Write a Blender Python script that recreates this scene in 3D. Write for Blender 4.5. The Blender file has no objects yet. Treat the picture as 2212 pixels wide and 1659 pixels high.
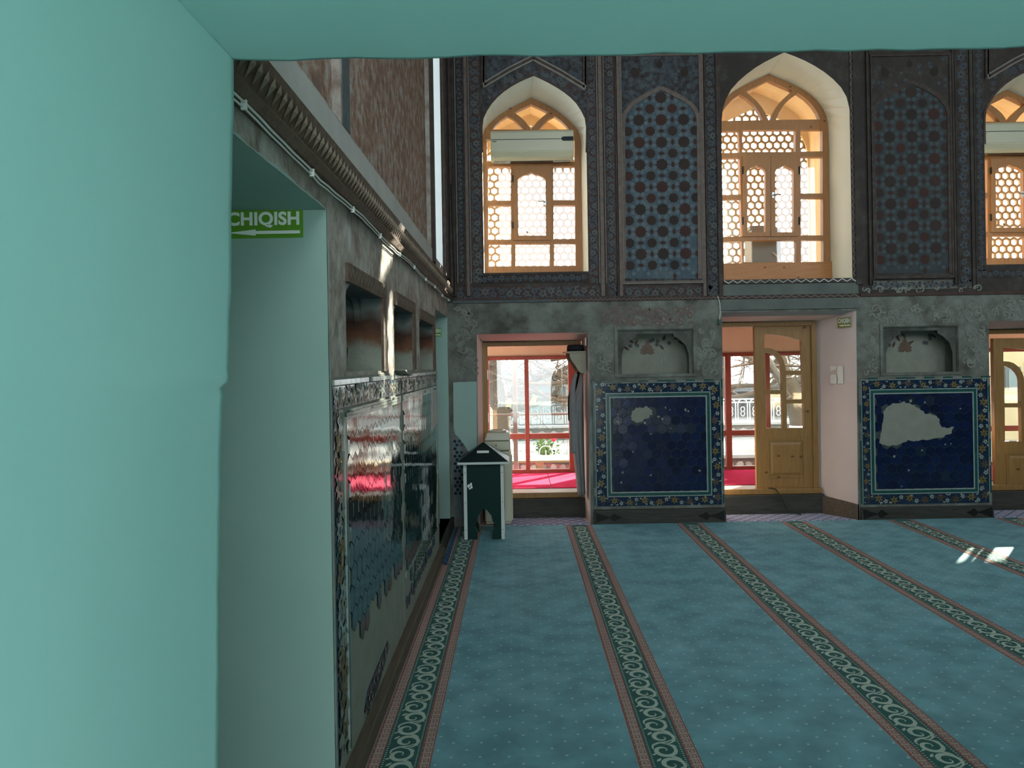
import bpy, bmesh, math, random
from mathutils import Vector, Matrix
from mathutils.geometry import tessellate_polygon
R = random.Random(7)
SC = bpy.context.scene
COL = SC.collection
pi = math.pi

# ------------------------------------------------------------------ camera
F, CX, CY, ROLL, H, D = 1661.0, 1117.0, 788.0, 0.0166, 1.60, 7.65
cam_d = bpy.data.cameras.new('camera')
cam_d.sensor_width = 36.0
cam_d.lens = F / 2212 * 36
cam_d.shift_x = -(CX - 1106.0) / 2212
cam_d.shift_y = -(829.5 - CY) / 2212
cam_d.clip_start = 0.05
cam = bpy.data.objects.new('camera', cam_d)
COL.objects.link(cam)
cam.matrix_world = Matrix.Translation((0, 0, H)) @ Matrix.Rotation(pi / 2, 4, 'X') @ Matrix.Rotation(-ROLL, 4, 'Z')
SC.camera = cam

# ------------------------------------------------------------------ sky, sun, exposure
SKY_STRENGTH = 2.6
SUN_STRENGTH = 26.0
SUN_DIR = Vector((0.631, 0.77, 0.324)).normalized()      # towards the sun
wd = bpy.data.worlds.new('sky'); SC.world = wd; wd.use_nodes = True
nt = wd.node_tree
bg = nt.nodes['Background']
bg.inputs['Color'].default_value = (0.88, 0.95, 1.0, 1)
bg.inputs['Strength'].default_value = SKY_STRENGTH
sun_d = bpy.data.lights.new('sun', 'SUN'); sun_d.energy = SUN_STRENGTH; sun_d.angle = 0.012; sun_d.color = (1.0, 0.92, 0.78)
sun = bpy.data.objects.new('sun', sun_d); COL.objects.link(sun)
sun.rotation_euler = SUN_DIR.to_track_quat('Z', 'Y').to_euler()
SC.view_settings.view_transform = 'Standard'
SC.view_settings.look = 'None'
SC.view_settings.gamma = 1.0
SC.view_settings.use_curve_mapping = False
SC.view_settings.exposure = 1.35
cy = SC.cycles
cy.max_bounces = 9; cy.diffuse_bounces = 6; cy.glossy_bounces = 3; cy.transmission_bounces = 6
cy.transparent_max_bounces = 12; cy.sample_clamp_indirect = 4.0
cy.caustics_reflective = False; cy.caustics_refractive = False
def portal(x, y, z, sx, sz, facing):
    l = bpy.data.lights.new('window_portal', 'AREA'); l.shape = 'RECTANGLE'; l.size = sx; l.size_y = sz
    l.cycles.is_portal = True
    o = bpy.data.objects.new('window_portal', l); COL.objects.link(o); o.location = (x, y, z)
    o.rotation_euler = Vector(facing).to_track_quat('-Z', 'Y').to_euler()
    return o

# ------------------------------------------------------------------ measuring helpers (photo pixel -> point of the place)
_c, _s = math.cos(ROLL), math.sin(ROLL)
def uv(px, py):
    dx, dy = px - CX, py - CY
    return dx * _c - dy * _s, dx * _s + dy * _c
def W(px, py, Y=D):                       # on the plane y = Y
    u, v = uv(px, py)
    return (u * Y / F, H - v * Y / F)
XL = -0.68
def LW(px, py):                           # on the left wall, x = XL -> (y, z)
    u, v = uv(px, py)
    Y = XL * F / u
    return (Y, H - v * Y / F)
def FLR(px, py, z=0.0):
    u, v = uv(px, py)
    Y = (H - z) * F / v
    return (u * Y / F, Y)
def WL(pts, Y=D): return [W(x, y, Y) for x, y in pts]

# ------------------------------------------------------------------ materials
MATS = {}
def M(name, c1, c2=None, scale=6.0, rough=0.75, bump=0.0, bscale=None, spec=0.3, metal=0.0, stretch=(1, 1, 1), c3=None, sharp=0.25, rand=0.0, coat=0.0, detail=5.0):
    if name in MATS: return MATS[name]
    m = bpy.data.materials.new(name); m.use_nodes = True; MATS[name] = m
    t = m.node_tree; N = t.nodes; L = t.links
    b = N['Principled BSDF']
    b.inputs['Roughness'].default_value = rough
    b.inputs['Metallic'].default_value = metal
    b.inputs['Specular IOR Level'].default_value = spec
    b.inputs['Coat Weight'].default_value = coat
    b.inputs['Coat Roughness'].default_value = 0.05
    b.inputs['Base Color'].default_value = (*c1, 1)
    tc = N.new('ShaderNodeTexCoord'); mp = N.new('ShaderNodeMapping'); mp.inputs['Scale'].default_value = stretch
    L.new(tc.outputs['Object'], mp.inputs['Vector'])
    col = None
    if c2 is not None:
        n = N.new('ShaderNodeTexNoise'); n.inputs['Scale'].default_value = scale; n.inputs['Detail'].default_value = detail; n.inputs['Roughness'].default_value = 0.62
        L.new(mp.outputs[0], n.inputs['Vector'])
        r = N.new('ShaderNodeValToRGB'); e = r.color_ramp.elements
        e[0].position = 0.5 - sharp; e[0].color = (*c1, 1); e[1].position = 0.5 + sharp; e[1].color = (*c2, 1)
        if c3 is not None:
            k = e.new(0.5); k.color = (*c3, 1)
        L.new(n.outputs['Fac'], r.inputs['Fac']); col = r.outputs['Color']
    if rand > 0:
        oi = N.new('ShaderNodeObjectInfo'); hs = N.new('ShaderNodeHueSaturation')
        mr = N.new('ShaderNodeMapRange'); mr.inputs['To Min'].default_value = 1 - rand; mr.inputs['To Max'].default_value = 1 + rand
        L.new(oi.outputs['Random'], mr.inputs['Value']); L.new(mr.outputs[0], hs.inputs['Value'])
        if col is not None: L.new(col, hs.inputs['Color'])
        else: hs.inputs['Color'].default_value = (*c1, 1)
        col = hs.outputs['Color']
    if col is not None: L.new(col, b.inputs['Base Color'])
    if bump > 0:
        n2 = N.new('ShaderNodeTexNoise'); n2.inputs['Scale'].default_value = bscale or scale * 3; n2.inputs['Detail'].default_value = 6
        L.new(mp.outputs[0], n2.inputs['Vector'])
        bp = N.new('ShaderNodeBump'); bp.inputs['Strength'].default_value = bump; bp.inputs['Distance'].default_value = 0.02
        L.new(n2.outputs['Fac'], bp.inputs['Height']); L.new(bp.outputs[0], b.inputs['Normal'])
    return m
def math_node(t, op, a, b=None, c=None):
    n = t.nodes.new('ShaderNodeMath'); n.operation = op
    for i, s in enumerate((a, b, c)):
        if s is None: continue
        if isinstance(s, (int, float)): n.inputs[i].default_value = s
        else: t.links.new(s, n.inputs[i])
    return n.outputs[0]
def glass_mat(name, tint=(0.96, 0.98, 0.97), gloss=0.07):
    m = bpy.data.materials.new(name); m.use_nodes = True; t = m.node_tree; MATS[name] = m
    for n in list(t.nodes): t.nodes.remove(n)
    o = t.nodes.new('ShaderNodeOutputMaterial'); mx = t.nodes.new('ShaderNodeMixShader'); mx.inputs[0].default_value = gloss
    a = t.nodes.new('ShaderNodeBsdfTransparent'); a.inputs[0].default_value = (*tint, 1)
    g = t.nodes.new('ShaderNodeBsdfGlossy'); g.inputs['Roughness'].default_value = 0.02
    t.links.new(a.outputs[0], mx.inputs[1]); t.links.new(g.outputs[0], mx.inputs[2]); t.links.new(mx.outputs[0], o.inputs[0])
    return m
def wood(name, c1, c2, axis='Z', rough=0.45, scale=9.0):
    st = {'Z': (6, 6, 0.6), 'X': (0.6, 6, 6), 'Y': (6, 0.6, 6)}[axis]
    return M(name, c1, c2, scale=scale, rough=rough, bump=0.08, bscale=scale * 2, stretch=st, sharp=0.22, spec=0.4)

M('turquoise', (0.345, 0.60, 0.57), (0.395, 0.655, 0.62), scale=1.6, rough=0.85, bump=0.03, bscale=9, spec=0.2, sharp=0.35)
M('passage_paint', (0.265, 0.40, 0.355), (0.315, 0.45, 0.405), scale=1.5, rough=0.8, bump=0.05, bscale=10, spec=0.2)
M('white_plaster', (0.80, 0.80, 0.70), (0.86, 0.86, 0.76), scale=2, rough=0.85, bump=0.04, bscale=9, spec=0.15)
M('pink_plaster', (0.60, 0.50, 0.47), (0.66, 0.56, 0.53), scale=2, rough=0.85, bump=0.03, bscale=9, spec=0.15)
M('ochre_plaster', (0.74, 0.58, 0.38), (0.84, 0.72, 0.52), scale=4, rough=0.9, bump=0.1, bscale=14, spec=0.1)
M('wall_dark', (0.03, 0.028, 0.026), (0.07, 0.068, 0.06), scale=7, rough=0.8, bump=0.35, bscale=26, c3=(0.045, 0.038, 0.033))
M('wall_lower', (0.065, 0.062, 0.05), (0.20, 0.225, 0.195), scale=4.5, rough=0.85, bump=0.5, bscale=20, c3=(0.135, 0.145, 0.125), sharp=0.2)
M('wall_left', (0.20, 0.155, 0.13), (0.44, 0.42, 0.385), scale=8, rough=0.85, bump=1.0, bscale=13, c3=(0.34, 0.30, 0.26), sharp=0.17)
M('wall_left_rust', (0.15, 0.10, 0.08), (0.33, 0.31, 0.28), scale=15, rough=0.85, bump=0.5, bscale=26, c3=(0.27, 0.155, 0.105), sharp=0.13)
M('lintel_grey', (0.085, 0.10, 0.09), (0.14, 0.16, 0.145), scale=5, rough=0.85, bump=0.2, bscale=20)
M('carved_tan', (0.15, 0.11, 0.08), (0.25, 0.20, 0.15), scale=16, rough=0.75, bump=0.3, bscale=40)
M('wall_left_grey', (0.34, 0.335, 0.31), (0.46, 0.455, 0.42), scale=5, rough=0.85, bump=0.25, bscale=20, sharp=0.3)
M('plaster_patch', (0.19, 0.205, 0.17), (0.25, 0.26, 0.215), scale=9, rough=0.9, bump=0.25, bscale=26)
M('moulding', (0.042, 0.03, 0.026), (0.085, 0.075, 0.066), scale=14, rough=0.75, bump=0.3, bscale=40, c3=(0.058, 0.042, 0.036))
M('moulding_light', (0.17, 0.155, 0.135), (0.25, 0.24, 0.215), scale=14, rough=0.75, bump=0.2, bscale=40)
M('carved_brown', (0.085, 0.052, 0.034), (0.15, 0.105, 0.075), scale=16, rough=0.7, bump=0.5, bscale=46)
M('maroon', (0.05, 0.026, 0.021), (0.085, 0.055, 0.047), scale=9, rough=0.8, bump=0.2)
M('slate_blue', (0.035, 0.045, 0.06), (0.085, 0.10, 0.105), scale=11, rough=0.75, bump=0.2, c3=(0.055, 0.072, 0.09))
M('slate_pale', (0.05, 0.062, 0.068), (0.105, 0.12, 0.12), scale=13, rough=0.75, bump=0.2)
M('panel_blue', (0.035, 0.065, 0.088), (0.095, 0.125, 0.135), scale=9, rough=0.75, bump=0.2, c3=(0.06, 0.09, 0.11))
M('panel_dark', (0.028, 0.036, 0.04), (0.05, 0.062, 0.066), scale=6, rough=0.8, bump=0.2)
M('panel_dim', (0.045, 0.06, 0.066), (0.07, 0.088, 0.09), scale=9, rough=0.8, bump=0.2)
M('star_dark', (0.022, 0.019, 0.017), (0.045, 0.028, 0.023), scale=4, rough=0.8, bump=0.2)
M('star_red', (0.04, 0.019, 0.016), (0.055, 0.026, 0.021), scale=6, rough=0.8)
M('carpet_red_brown', (0.27, 0.11, 0.10), (0.33, 0.15, 0.135), scale=30, rough=0.95, bump=0.3, bscale=250, spec=0.05)
M('carpet_pink', (0.46, 0.38, 0.34), (0.52, 0.44, 0.39), scale=30, rough=0.95, bump=0.3, bscale=250, spec=0.05)
M('carpet_green', (0.045, 0.12, 0.11), (0.06, 0.15, 0.14), scale=30, rough=0.95, bump=0.3, bscale=250, spec=0.05)
M('carpet_cream', (0.42, 0.52, 0.45), (0.50, 0.60, 0.52), scale=30, rough=0.95, bump=0.3, bscale=250, spec=0.05)
wood('pine', (0.30, 0.125, 0.036), (0.39, 0.185, 0.062), 'Z')
M('screen_stone', (0.30, 0.22, 0.13), (0.40, 0.31, 0.20), scale=9, rough=0.9)
M('spandrel', (0.03, 0.022, 0.02), (0.075, 0.092, 0.105), scale=24, rough=0.8, bump=0.25, c3=(0.05, 0.055, 0.062), sharp=0.14)
M('petal', (0.075, 0.105, 0.125), (0.12, 0.15, 0.165), scale=14, rough=0.8)
M('relief_brown', (0.11, 0.08, 0.068), (0.18, 0.15, 0.13), scale=16, rough=0.8, bump=0.3)
M('relief_plaster', (0.15, 0.155, 0.135), (0.225, 0.24, 0.21), scale=12, rough=0.85, bump=0.3)
wood('pine_flat', (0.32, 0.13, 0.036), (0.41, 0.19, 0.062), 'X')
wood('pine_door', (0.215, 0.112, 0.028), (0.295, 0.165, 0.052), 'Z')
M('soot_plaster', (0.035, 0.037, 0.034), (0.14, 0.15, 0.13), scale=5, rough=0.85, bump=0.3, bscale=22)
M('pale_blue_paint', (0.24, 0.31, 0.34), (0.28, 0.35, 0.38), scale=4, rough=0.8)
wood('red_paint', (0.15, 0.030, 0.020), (0.21, 0.048, 0.032), 'Z', rough=0.35)
wood('old_timber', (0.018, 0.019, 0.015), (0.05, 0.05, 0.04), 'X', rough=0.7)
wood('base_brown', (0.07, 0.052, 0.036), (0.125, 0.098, 0.07), 'Y', rough=0.7)
M('knot', (0.09, 0.03, 0.012), (0.16, 0.06, 0.02), scale=30, rough=0.5)
glass_mat('glass')
M('tile_blue', (0.0015, 0.004, 0.026), (0.003, 0.011, 0.05), scale=9, rough=0.22, bump=0.05, bscale=30, spec=0.5, rand=0.35)
M('tile_worn', (0.002, 0.006, 0.03), (0.009, 0.024, 0.042), scale=60, rough=0.24, bump=0.12, bscale=90, spec=0.5, rand=0.3)
M('tile_green', (0.003, 0.014, 0.014), (0.005, 0.024, 0.027), scale=9, rough=0.05, bump=0.025, bscale=26, spec=0.5, rand=0.4, coat=0.22)
M('grout', (0.10, 0.14, 0.15), (0.16, 0.20, 0.20), scale=20, rough=0.85)
M('grout_dark', (0.02, 0.035, 0.04), (0.04, 0.06, 0.06), scale=20, rough=0.6)
M('glaze_navy', (0.005, 0.014, 0.042), (0.01, 0.03, 0.062), scale=12, rough=0.12, spec=0.5)
M('glaze_teal', (0.006, 0.05, 0.046), (0.012, 0.08, 0.072), scale=18, rough=0.25, spec=0.5)
M('glaze_white', (0.22, 0.27, 0.24), (0.30, 0.35, 0.31), scale=18, rough=0.15, spec=0.5)
M('glaze_yellow', (0.14, 0.088, 0.018), (0.20, 0.13, 0.032), scale=14, rough=0.35, spec=0.4)
M('glaze_brown', (0.065, 0.036, 0.02), (0.11, 0.062, 0.03), scale=14, rough=0.4, spec=0.4)
M('plastic_cream', (0.45, 0.44, 0.32), (0.50, 0.49, 0.36), scale=3, rough=0.3, spec=0.5)
M('plastic_pale', (0.49, 0.48, 0.36), (0.52, 0.51, 0.39), scale=3, rough=0.22, spec=0.5)
M('dark_plastic', (0.01, 0.016, 0.022), rough=0.15, spec=0.5)
M('box_green', (0.001, 0.022, 0.018), (0.002, 0.028, 0.024), scale=4, rough=0.5, spec=0.15)
M('box_roof', (0.004, 0.012, 0.013), (0.007, 0.016, 0.017), scale=4, rough=0.3, spec=0.35)
M('white_edge', (0.52, 0.60, 0.56), (0.58, 0.66, 0.62), scale=5, rough=0.5)
M('white', (0.75, 0.76, 0.74), rough=0.5)
M('paper', (0.68, 0.66, 0.60), (0.76, 0.74, 0.68), scale=12, rough=0.9)
M('sign_green', (0.10, 0.27, 0.02), (0.12, 0.30, 0.03), scale=4, rough=0.4)
M('sign_olive', (0.23, 0.22, 0.03), (0.26, 0.25, 0.05), scale=4, rough=0.4)
M('sign_white', (0.74, 0.80, 0.76), rough=0.5)
M('robe_grey', (0.18, 0.185, 0.185), (0.22, 0.225, 0.225), scale=14, rough=0.9, bump=0.1, bscale=120, spec=0.1)
M('robe_black', (0.012, 0.013, 0.016), (0.02, 0.02, 0.024), scale=14, rough=0.9, spec=0.1)
M('shelf_tan', (0.22, 0.21, 0.15), (0.27, 0.26, 0.19), scale=8, rough=0.5)
M('shelf_brown', (0.24, 0.12, 0.075), (0.30, 0.16, 0.10), scale=8, rough=0.5)
M('cable_white', (0.62, 0.64, 0.60), rough=0.45)
M('cable_black', (0.012, 0.012, 0.012), rough=0.5)
M('metal', (0.45, 0.46, 0.46), rough=0.3, metal=0.9)
M('iron_dark', (0.008, 0.010, 0.009), (0.02, 0.02, 0.017), scale=20, rough=0.55, metal=0.4)
M('veranda_beam', (0.46, 0.35, 0.28), (0.52, 0.41, 0.33), scale=3, rough=0.8)
M('red_carpet', (0.42, 0.012, 0.055), (0.52, 0.022, 0.085), scale=12, rough=0.95, bump=0.2, bscale=200, spec=0.05)
M('ground', (0.16, 0.165, 0.155), (0.26, 0.265, 0.245), scale=3, rough=0.95, bump=0.1)
M('slot_plaster', (0.50, 0.53, 0.53), (0.56, 0.59, 0.59), scale=3, rough=0.85)
M('bounce_paving', (0.60, 0.68, 0.64), (0.68, 0.76, 0.71), scale=2, rough=0.9)  # kept pale to bounce light up to the doorway soffit
M('facade', (0.27, 0.30, 0.315), (0.33, 0.36, 0.37), scale=2, rough=0.9)
M('facade_cream', (0.30, 0.255, 0.16), (0.36, 0.31, 0.205), scale=2, rough=0.9)
M('facade_roof', (0.09, 0.115, 0.14), (0.13, 0.155, 0.18), scale=3, rough=0.8)
M('window_dark', (0.06, 0.10, 0.11), (0.09, 0.13, 0.14), scale=2, rough=0.15, spec=0.5)
M('frame_blue', (0.05, 0.075, 0.095), (0.07, 0.10, 0.12), scale=3, rough=0.6)
M('bark', (0.055, 0.047, 0.04), (0.10, 0.088, 0.075), scale=9, rough=0.95, bump=0.5, bscale=30)
M('twig', (0.075, 0.06, 0.048), (0.12, 0.10, 0.08), scale=9, rough=0.95)
M('limewash', (0.80, 0.80, 0.78), (0.86, 0.86, 0.84), scale=9, rough=0.95)
M('fence_white', (0.5, 0.53, 0.54), rough=0.6)
M('fence_grey', (0.07, 0.085, 0.09), rough=0.6)
M('stone_a', (0.17, 0.18, 0.18), (0.27, 0.275, 0.265), scale=8, rough=0.95, rand=0.25)
M('mortar', (0.10, 0.105, 0.105), (0.14, 0.145, 0.14), scale=8, rough=0.95)
M('leaf_green', (0.05, 0.10, 0.02), (0.10, 0.16, 0.04), scale=20, rough=0.7)
M('rose_red', (0.75, 0.02, 0.06), rough=0.6)
M('leaf_yellow', (0.30, 0.30, 0.09), (0.36, 0.36, 0.13), scale=9, rough=0.8)
M('bench_wood', (0.22, 0.17, 0.09), (0.28, 0.225, 0.13), scale=9, rough=0.8)
M('post_grey', (0.17, 0.155, 0.15), (0.21, 0.195, 0.185), scale=5, rough=0.6)
M('condenser', (0.20, 0.21, 0.21), (0.24, 0.25, 0.25), scale=4, rough=0.5)
M('ceiling_paint', (0.40, 0.42, 0.40), (0.46, 0.48, 0.46), scale=2, rough=0.9)

def carpet_mat():
    m = M('carpet_teal', (0.155, 0.355, 0.41), (0.205, 0.415, 0.47), scale=1.3, rough=0.8, bump=0.25, bscale=120, spec=0.2, sharp=0.2)
    t = m.node_tree; N = t.nodes; L = t.links
    b = N['Principled BSDF']; old = b.inputs['Base Color'].links[0].from_socket
    # worn, trodden pile: finer blotches
    tc = [n for n in N if n.type == 'TEX_COORD'][0]
    n2 = N.new('ShaderNodeTexNoise'); n2.inputs['Scale'].default_value = 5.5; n2.inputs['Detail'].default_value = 6; L.new(tc.outputs['Object'], n2.inputs['Vector'])
    mr = N.new('ShaderNodeMapRange'); mr.inputs['From Min'].default_value = 0.35; mr.inputs['From Max'].default_value = 0.7; mr.inputs['To Min'].default_value = 0.78; mr.inputs['To Max'].default_value = 1.16
    L.new(n2.outputs['Fac'], mr.inputs['Value'])
    hs = N.new('ShaderNodeHueSaturation'); L.new(old, hs.inputs['Color']); L.new(mr.outputs[0], hs.inputs['Value'])
    sp = N.new('ShaderNodeSeparateXYZ'); L.new(tc.outputs['Object'], sp.inputs[0])
    P = 0.118
    def dots(ox, oy):
        fx = math_node(t, 'SUBTRACT', math_node(t, 'FRACT', math_node(t, 'ADD', math_node(t, 'DIVIDE', sp.outputs[0], P), ox + 50)), 0.5)
        fy = math_node(t, 'SUBTRACT', math_node(t, 'FRACT', math_node(t, 'ADD', math_node(t, 'DIVIDE', sp.outputs[1], P), oy + 50)), 0.5)
        d = math_node(t, 'SQRT', math_node(t, 'ADD', math_node(t, 'MULTIPLY', fx, fx), math_node(t, 'MULTIPLY', fy, fy)))
        return math_node(t, 'LESS_THAN', d, 0.055)
    a = math_node(t, 'MAXIMUM', dots(0, 0), dots(0.5, 0.5))
    mx = N.new('ShaderNodeMixRGB'); mx.inputs[2].default_value = (0.46, 0.64, 0.62, 1)
    L.new(math_node(t, 'MULTIPLY', a, 0.8), mx.inputs[0]); L.new(hs.outputs[0], mx.inputs[1]); L.new(mx.outputs[0], b.inputs['Base Color'])
carpet_mat()
def diamond_mat(name, base, line, P):
    m = M(name, base, tuple(x * 1.2 for x in base), scale=6, rough=0.9, spec=0.1)
    t = m.node_tree; N = t.nodes; L = t.links
    b = N['Principled BSDF']; old = b.inputs['Base Color'].links[0].from_socket
    tc = [n for n in N if n.type == 'TEX_COORD'][0]
    sp = N.new('ShaderNodeSeparateXYZ'); L.new(tc.outputs['Object'], sp.inputs[0])
    x = math_node(t, 'DIVIDE', sp.outputs[0], P); y = math_node(t, 'DIVIDE', sp.outputs[1], P)
    def ln(s):
        f = math_node(t, 'FRACT', math_node(t, 'ADD', s, 100.25))
        return math_node(t, 'GREATER_THAN', math_node(t, 'ABSOLUTE', math_node(t, 'SUBTRACT', f, 0.5)), 0.41)
    k = math_node(t, 'MAXIMUM', ln(math_node(t, 'ADD', x, y)), ln(math_node(t, 'SUBTRACT', x, y)))
    mx = N.new('ShaderNodeMixRGB'); mx.inputs[2].default_value = (*line, 1)
    L.new(k, mx.inputs[0]); L.new(old, mx.inputs[1]); L.new(mx.outputs[0], b.inputs['Base Color'])
diamond_mat('mat_mauve', (0.34, 0.36, 0.48), (0.15, 0.17, 0.28), 0.13)
diamond_mat('mat_blue', (0.05, 0.12, 0.21), (0.025, 0.05, 0.11), 0.13)
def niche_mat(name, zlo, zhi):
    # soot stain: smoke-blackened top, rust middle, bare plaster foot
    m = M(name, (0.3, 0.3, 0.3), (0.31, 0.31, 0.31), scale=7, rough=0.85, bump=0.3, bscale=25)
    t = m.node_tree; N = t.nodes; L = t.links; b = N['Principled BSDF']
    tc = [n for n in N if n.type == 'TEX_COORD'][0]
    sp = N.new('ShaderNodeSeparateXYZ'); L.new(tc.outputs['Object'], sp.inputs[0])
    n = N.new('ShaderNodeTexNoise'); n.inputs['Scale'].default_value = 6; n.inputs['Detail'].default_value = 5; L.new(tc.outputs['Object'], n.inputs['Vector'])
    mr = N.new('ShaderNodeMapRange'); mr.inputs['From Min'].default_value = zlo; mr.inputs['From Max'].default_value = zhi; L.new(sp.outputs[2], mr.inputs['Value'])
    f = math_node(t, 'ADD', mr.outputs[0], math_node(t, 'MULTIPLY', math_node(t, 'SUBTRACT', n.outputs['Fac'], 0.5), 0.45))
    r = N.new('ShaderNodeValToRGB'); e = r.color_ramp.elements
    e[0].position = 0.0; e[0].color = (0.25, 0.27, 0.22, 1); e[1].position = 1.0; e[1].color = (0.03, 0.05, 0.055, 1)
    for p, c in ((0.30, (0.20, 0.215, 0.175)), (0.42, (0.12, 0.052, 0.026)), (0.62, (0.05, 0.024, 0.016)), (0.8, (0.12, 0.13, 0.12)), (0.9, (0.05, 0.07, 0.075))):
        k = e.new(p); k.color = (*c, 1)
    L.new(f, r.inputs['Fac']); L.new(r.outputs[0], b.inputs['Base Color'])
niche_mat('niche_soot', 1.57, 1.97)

# ------------------------------------------------------------------ mesh helpers
class MB:
    def __init__(s): s.v = []; s.f = []; s.m = []; s.mats = []
    def mi(s, mat):
        if mat not in s.mats: s.mats.append(mat)
        return s.mats.index(mat)
    def add(s, vs, fs, mat):
        o = len(s.v); s.v += [tuple(p) for p in vs]; k = s.mi(mat)
        for f in fs: s.f.append(tuple(i + o for i in f)); s.m.append(k)
        return s
    def box(s, x0, x1, y0, y1, z0, z1, mat):
        vs = [(x, y, z) for z in (z0, z1) for y in (y0, y1) for x in (x0, x1)]
        return s.add(vs, [(0, 2, 3, 1), (4, 5, 7, 6), (0, 1, 5, 4), (2, 6, 7, 3), (0, 4, 6, 2), (1, 3, 7, 5)], mat)
    def prism(s, a, b, mat):            # two equal rings -> closed solid
        n = len(a)
        return s.add(list(a) + list(b), [tuple(range(n))[::-1], tuple(range(n, 2 * n))] + [(i, (i + 1) % n, n + (i + 1) % n, n + i) for i in range(n)], mat)
    def tube(s, pts, rad, mat, n=6, caps=True):
        pts = [Vector(p) for p in pts]
        if isinstance(rad, (int, float)): rad = [rad] * len(pts)
        vs = []; up = Vector((0, 0, 1)); prev = None
        for i, p in enumerate(pts):
            d = (pts[min(i + 1, len(pts) - 1)] - pts[max(i - 1, 0)]).normalized()
            if prev is None:
                a = d.cross(up) if abs(d.z) < 0.9 else d.cross(Vector((1, 0, 0)))
            else: a = prev - d * prev.dot(d)
            if a.length < 1e-6: a = d.orthogonal()
            a.normalize(); prev = a; b = d.cross(a)
            for k in range(n):
                t = 2 * pi * k / n; vs.append(p + (a * math.cos(t) + b * math.sin(t)) * rad[i])
        fs = [(i * n + k, i * n + (k + 1) % n, (i + 1) * n + (k + 1) % n, (i + 1) * n + k) for i in range(len(pts) - 1) for k in range(n)]
        if caps: fs += [tuple(range(n))[::-1], tuple(range((len(pts) - 1) * n, len(pts) * n))]
        return s.add(vs, fs, mat)
    def lathe(s, prof, c, mat, n=20):   # profile (r, z) about a vertical axis
        vs = [(c[0] + r * math.cos(2 * pi * k / n), c[1] + r * math.sin(2 * pi * k / n), c[2] + z) for r, z in prof for k in range(n)]
        fs = [(i * n + k, i * n + (k + 1) % n, (i + 1) * n + (k + 1) % n, (i + 1) * n + k) for i in range(len(prof) - 1) for k in range(n)]
        fs += [tuple(range(n))[::-1], tuple(range((len(prof) - 1) * n, len(prof) * n))]
        return s.add(vs, fs, mat)
    def plate(s, outer, holes, fmap, w0, w1, mat, back=True, side=None):   # flat board with holes, between depths w0 and w1
        loops = [list(outer)] + [list(h) for h in holes]
        flat = [p for l in loops for p in l]
        tris = tessellate_polygon([[Vector((p[0], p[1], 0)) for p in l] for l in loops])
        tris = [t for t in tris if len(set(t)) == 3]
        n = len(flat)
        s.add([fmap(p[0], p[1], w0) for p in flat], tris, mat)
        if back: s.add([fmap(p[0], p[1], w1) for p in flat], [t[::-1] for t in tris], mat)
        for l in loops:
            k = len(l)
            s.add([fmap(p[0], p[1], w0) for p in l] + [fmap(p[0], p[1], w1) for p in l],
                  [(i, (i + 1) % k, k + (i + 1) % k, k + i) for i in range(k)], side or mat)
        return s
    def loft(s, a, b, mat):             # open skin between two rings of equal count (closed loops)
        n = len(a)
        return s.add(list(a) + list(b), [(i, (i + 1) % n, n + (i + 1) % n, n + i) for i in range(n)], mat)
    def strip(s, a, b, mat):            # open skin between two polylines
        n = len(a)
        return s.add(list(a) + list(b), [(i, i + 1, n + i + 1, n + i) for i in range(n - 1)], mat)
    def mesh(s, name, smooth=False, recalc=True):
        me = bpy.data.meshes.new(name)
        me.from_pydata([tuple(p) for p in s.v], [], s.f)
        for k in s.mats: me.materials.append(MATS[k])
        me.polygons.foreach_set('material_index', s.m)
        if recalc:
            bm = bmesh.new(); bm.from_mesh(me)
            bmesh.ops.remove_doubles(bm, verts=bm.verts, dist=1e-5)
            bmesh.ops.recalc_face_normals(bm, faces=bm.faces); bm.to_mesh(me); bm.free()
        if smooth: me.polygons.foreach_set('use_smooth', [True] * len(me.polygons))
        me.update()
        return me
def tag(o, label=None, cat=None, group=None, kind=None):
    if label: o['label'] = label
    if cat: o['category'] = cat
    if group: o['group'] = group
    if kind: o['kind'] = kind
    return o
def empty(name, loc, label, cat=None, group=None, kind=None):
    e = bpy.data.objects.new(name, None); COL.objects.link(e); e.location = loc; e.empty_display_size = 0.1
    return tag(e, label, cat, group, kind)
ROOTLOC = {}
def build(mb, name, parent=None, bevel=0.0, smooth=False, recalc=True, kind=None, label=None, recenter=False):
    me = mb.mesh(name, smooth, recalc)
    o = bpy.data.objects.new(name, me); COL.objects.link(o)
    if parent is not None:
        o.parent = parent
        p = parent; t = Vector((0, 0, 0))
        while p is not None: t += p.location; p = p.parent
        # parts are modelled in place; their origin stays with the thing
        o.matrix_parent_inverse = Matrix.Identity(4)
        o.location = (0, 0, 0)
        me.transform(Matrix.Translation(-t))
    elif recenter and len(me.vertices):
        xs = [v.co for v in me.vertices]
        c = Vector(((min(v.x for v in xs) + max(v.x for v in xs)) / 2, (min(v.y for v in xs) + max(v.y for v in xs)) / 2, min(v.z for v in xs)))
        me.transform(Matrix.Translation(-c)); o.location = c
    if bevel > 0:
        b = o.modifiers.new('bevel', 'BEVEL'); b.width = bevel; b.segments = 2; b.limit_method = 'ANGLE'; b.angle_limit = 0.6
    if kind: o['kind'] = kind
    if label: o['label'] = label
    return o
def thing(mb, name, label, cat, group=None, bevel=0.0, smooth=False):
    return tag(build(mb, name, None, bevel, smooth, recenter=True), label, cat, group)
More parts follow.
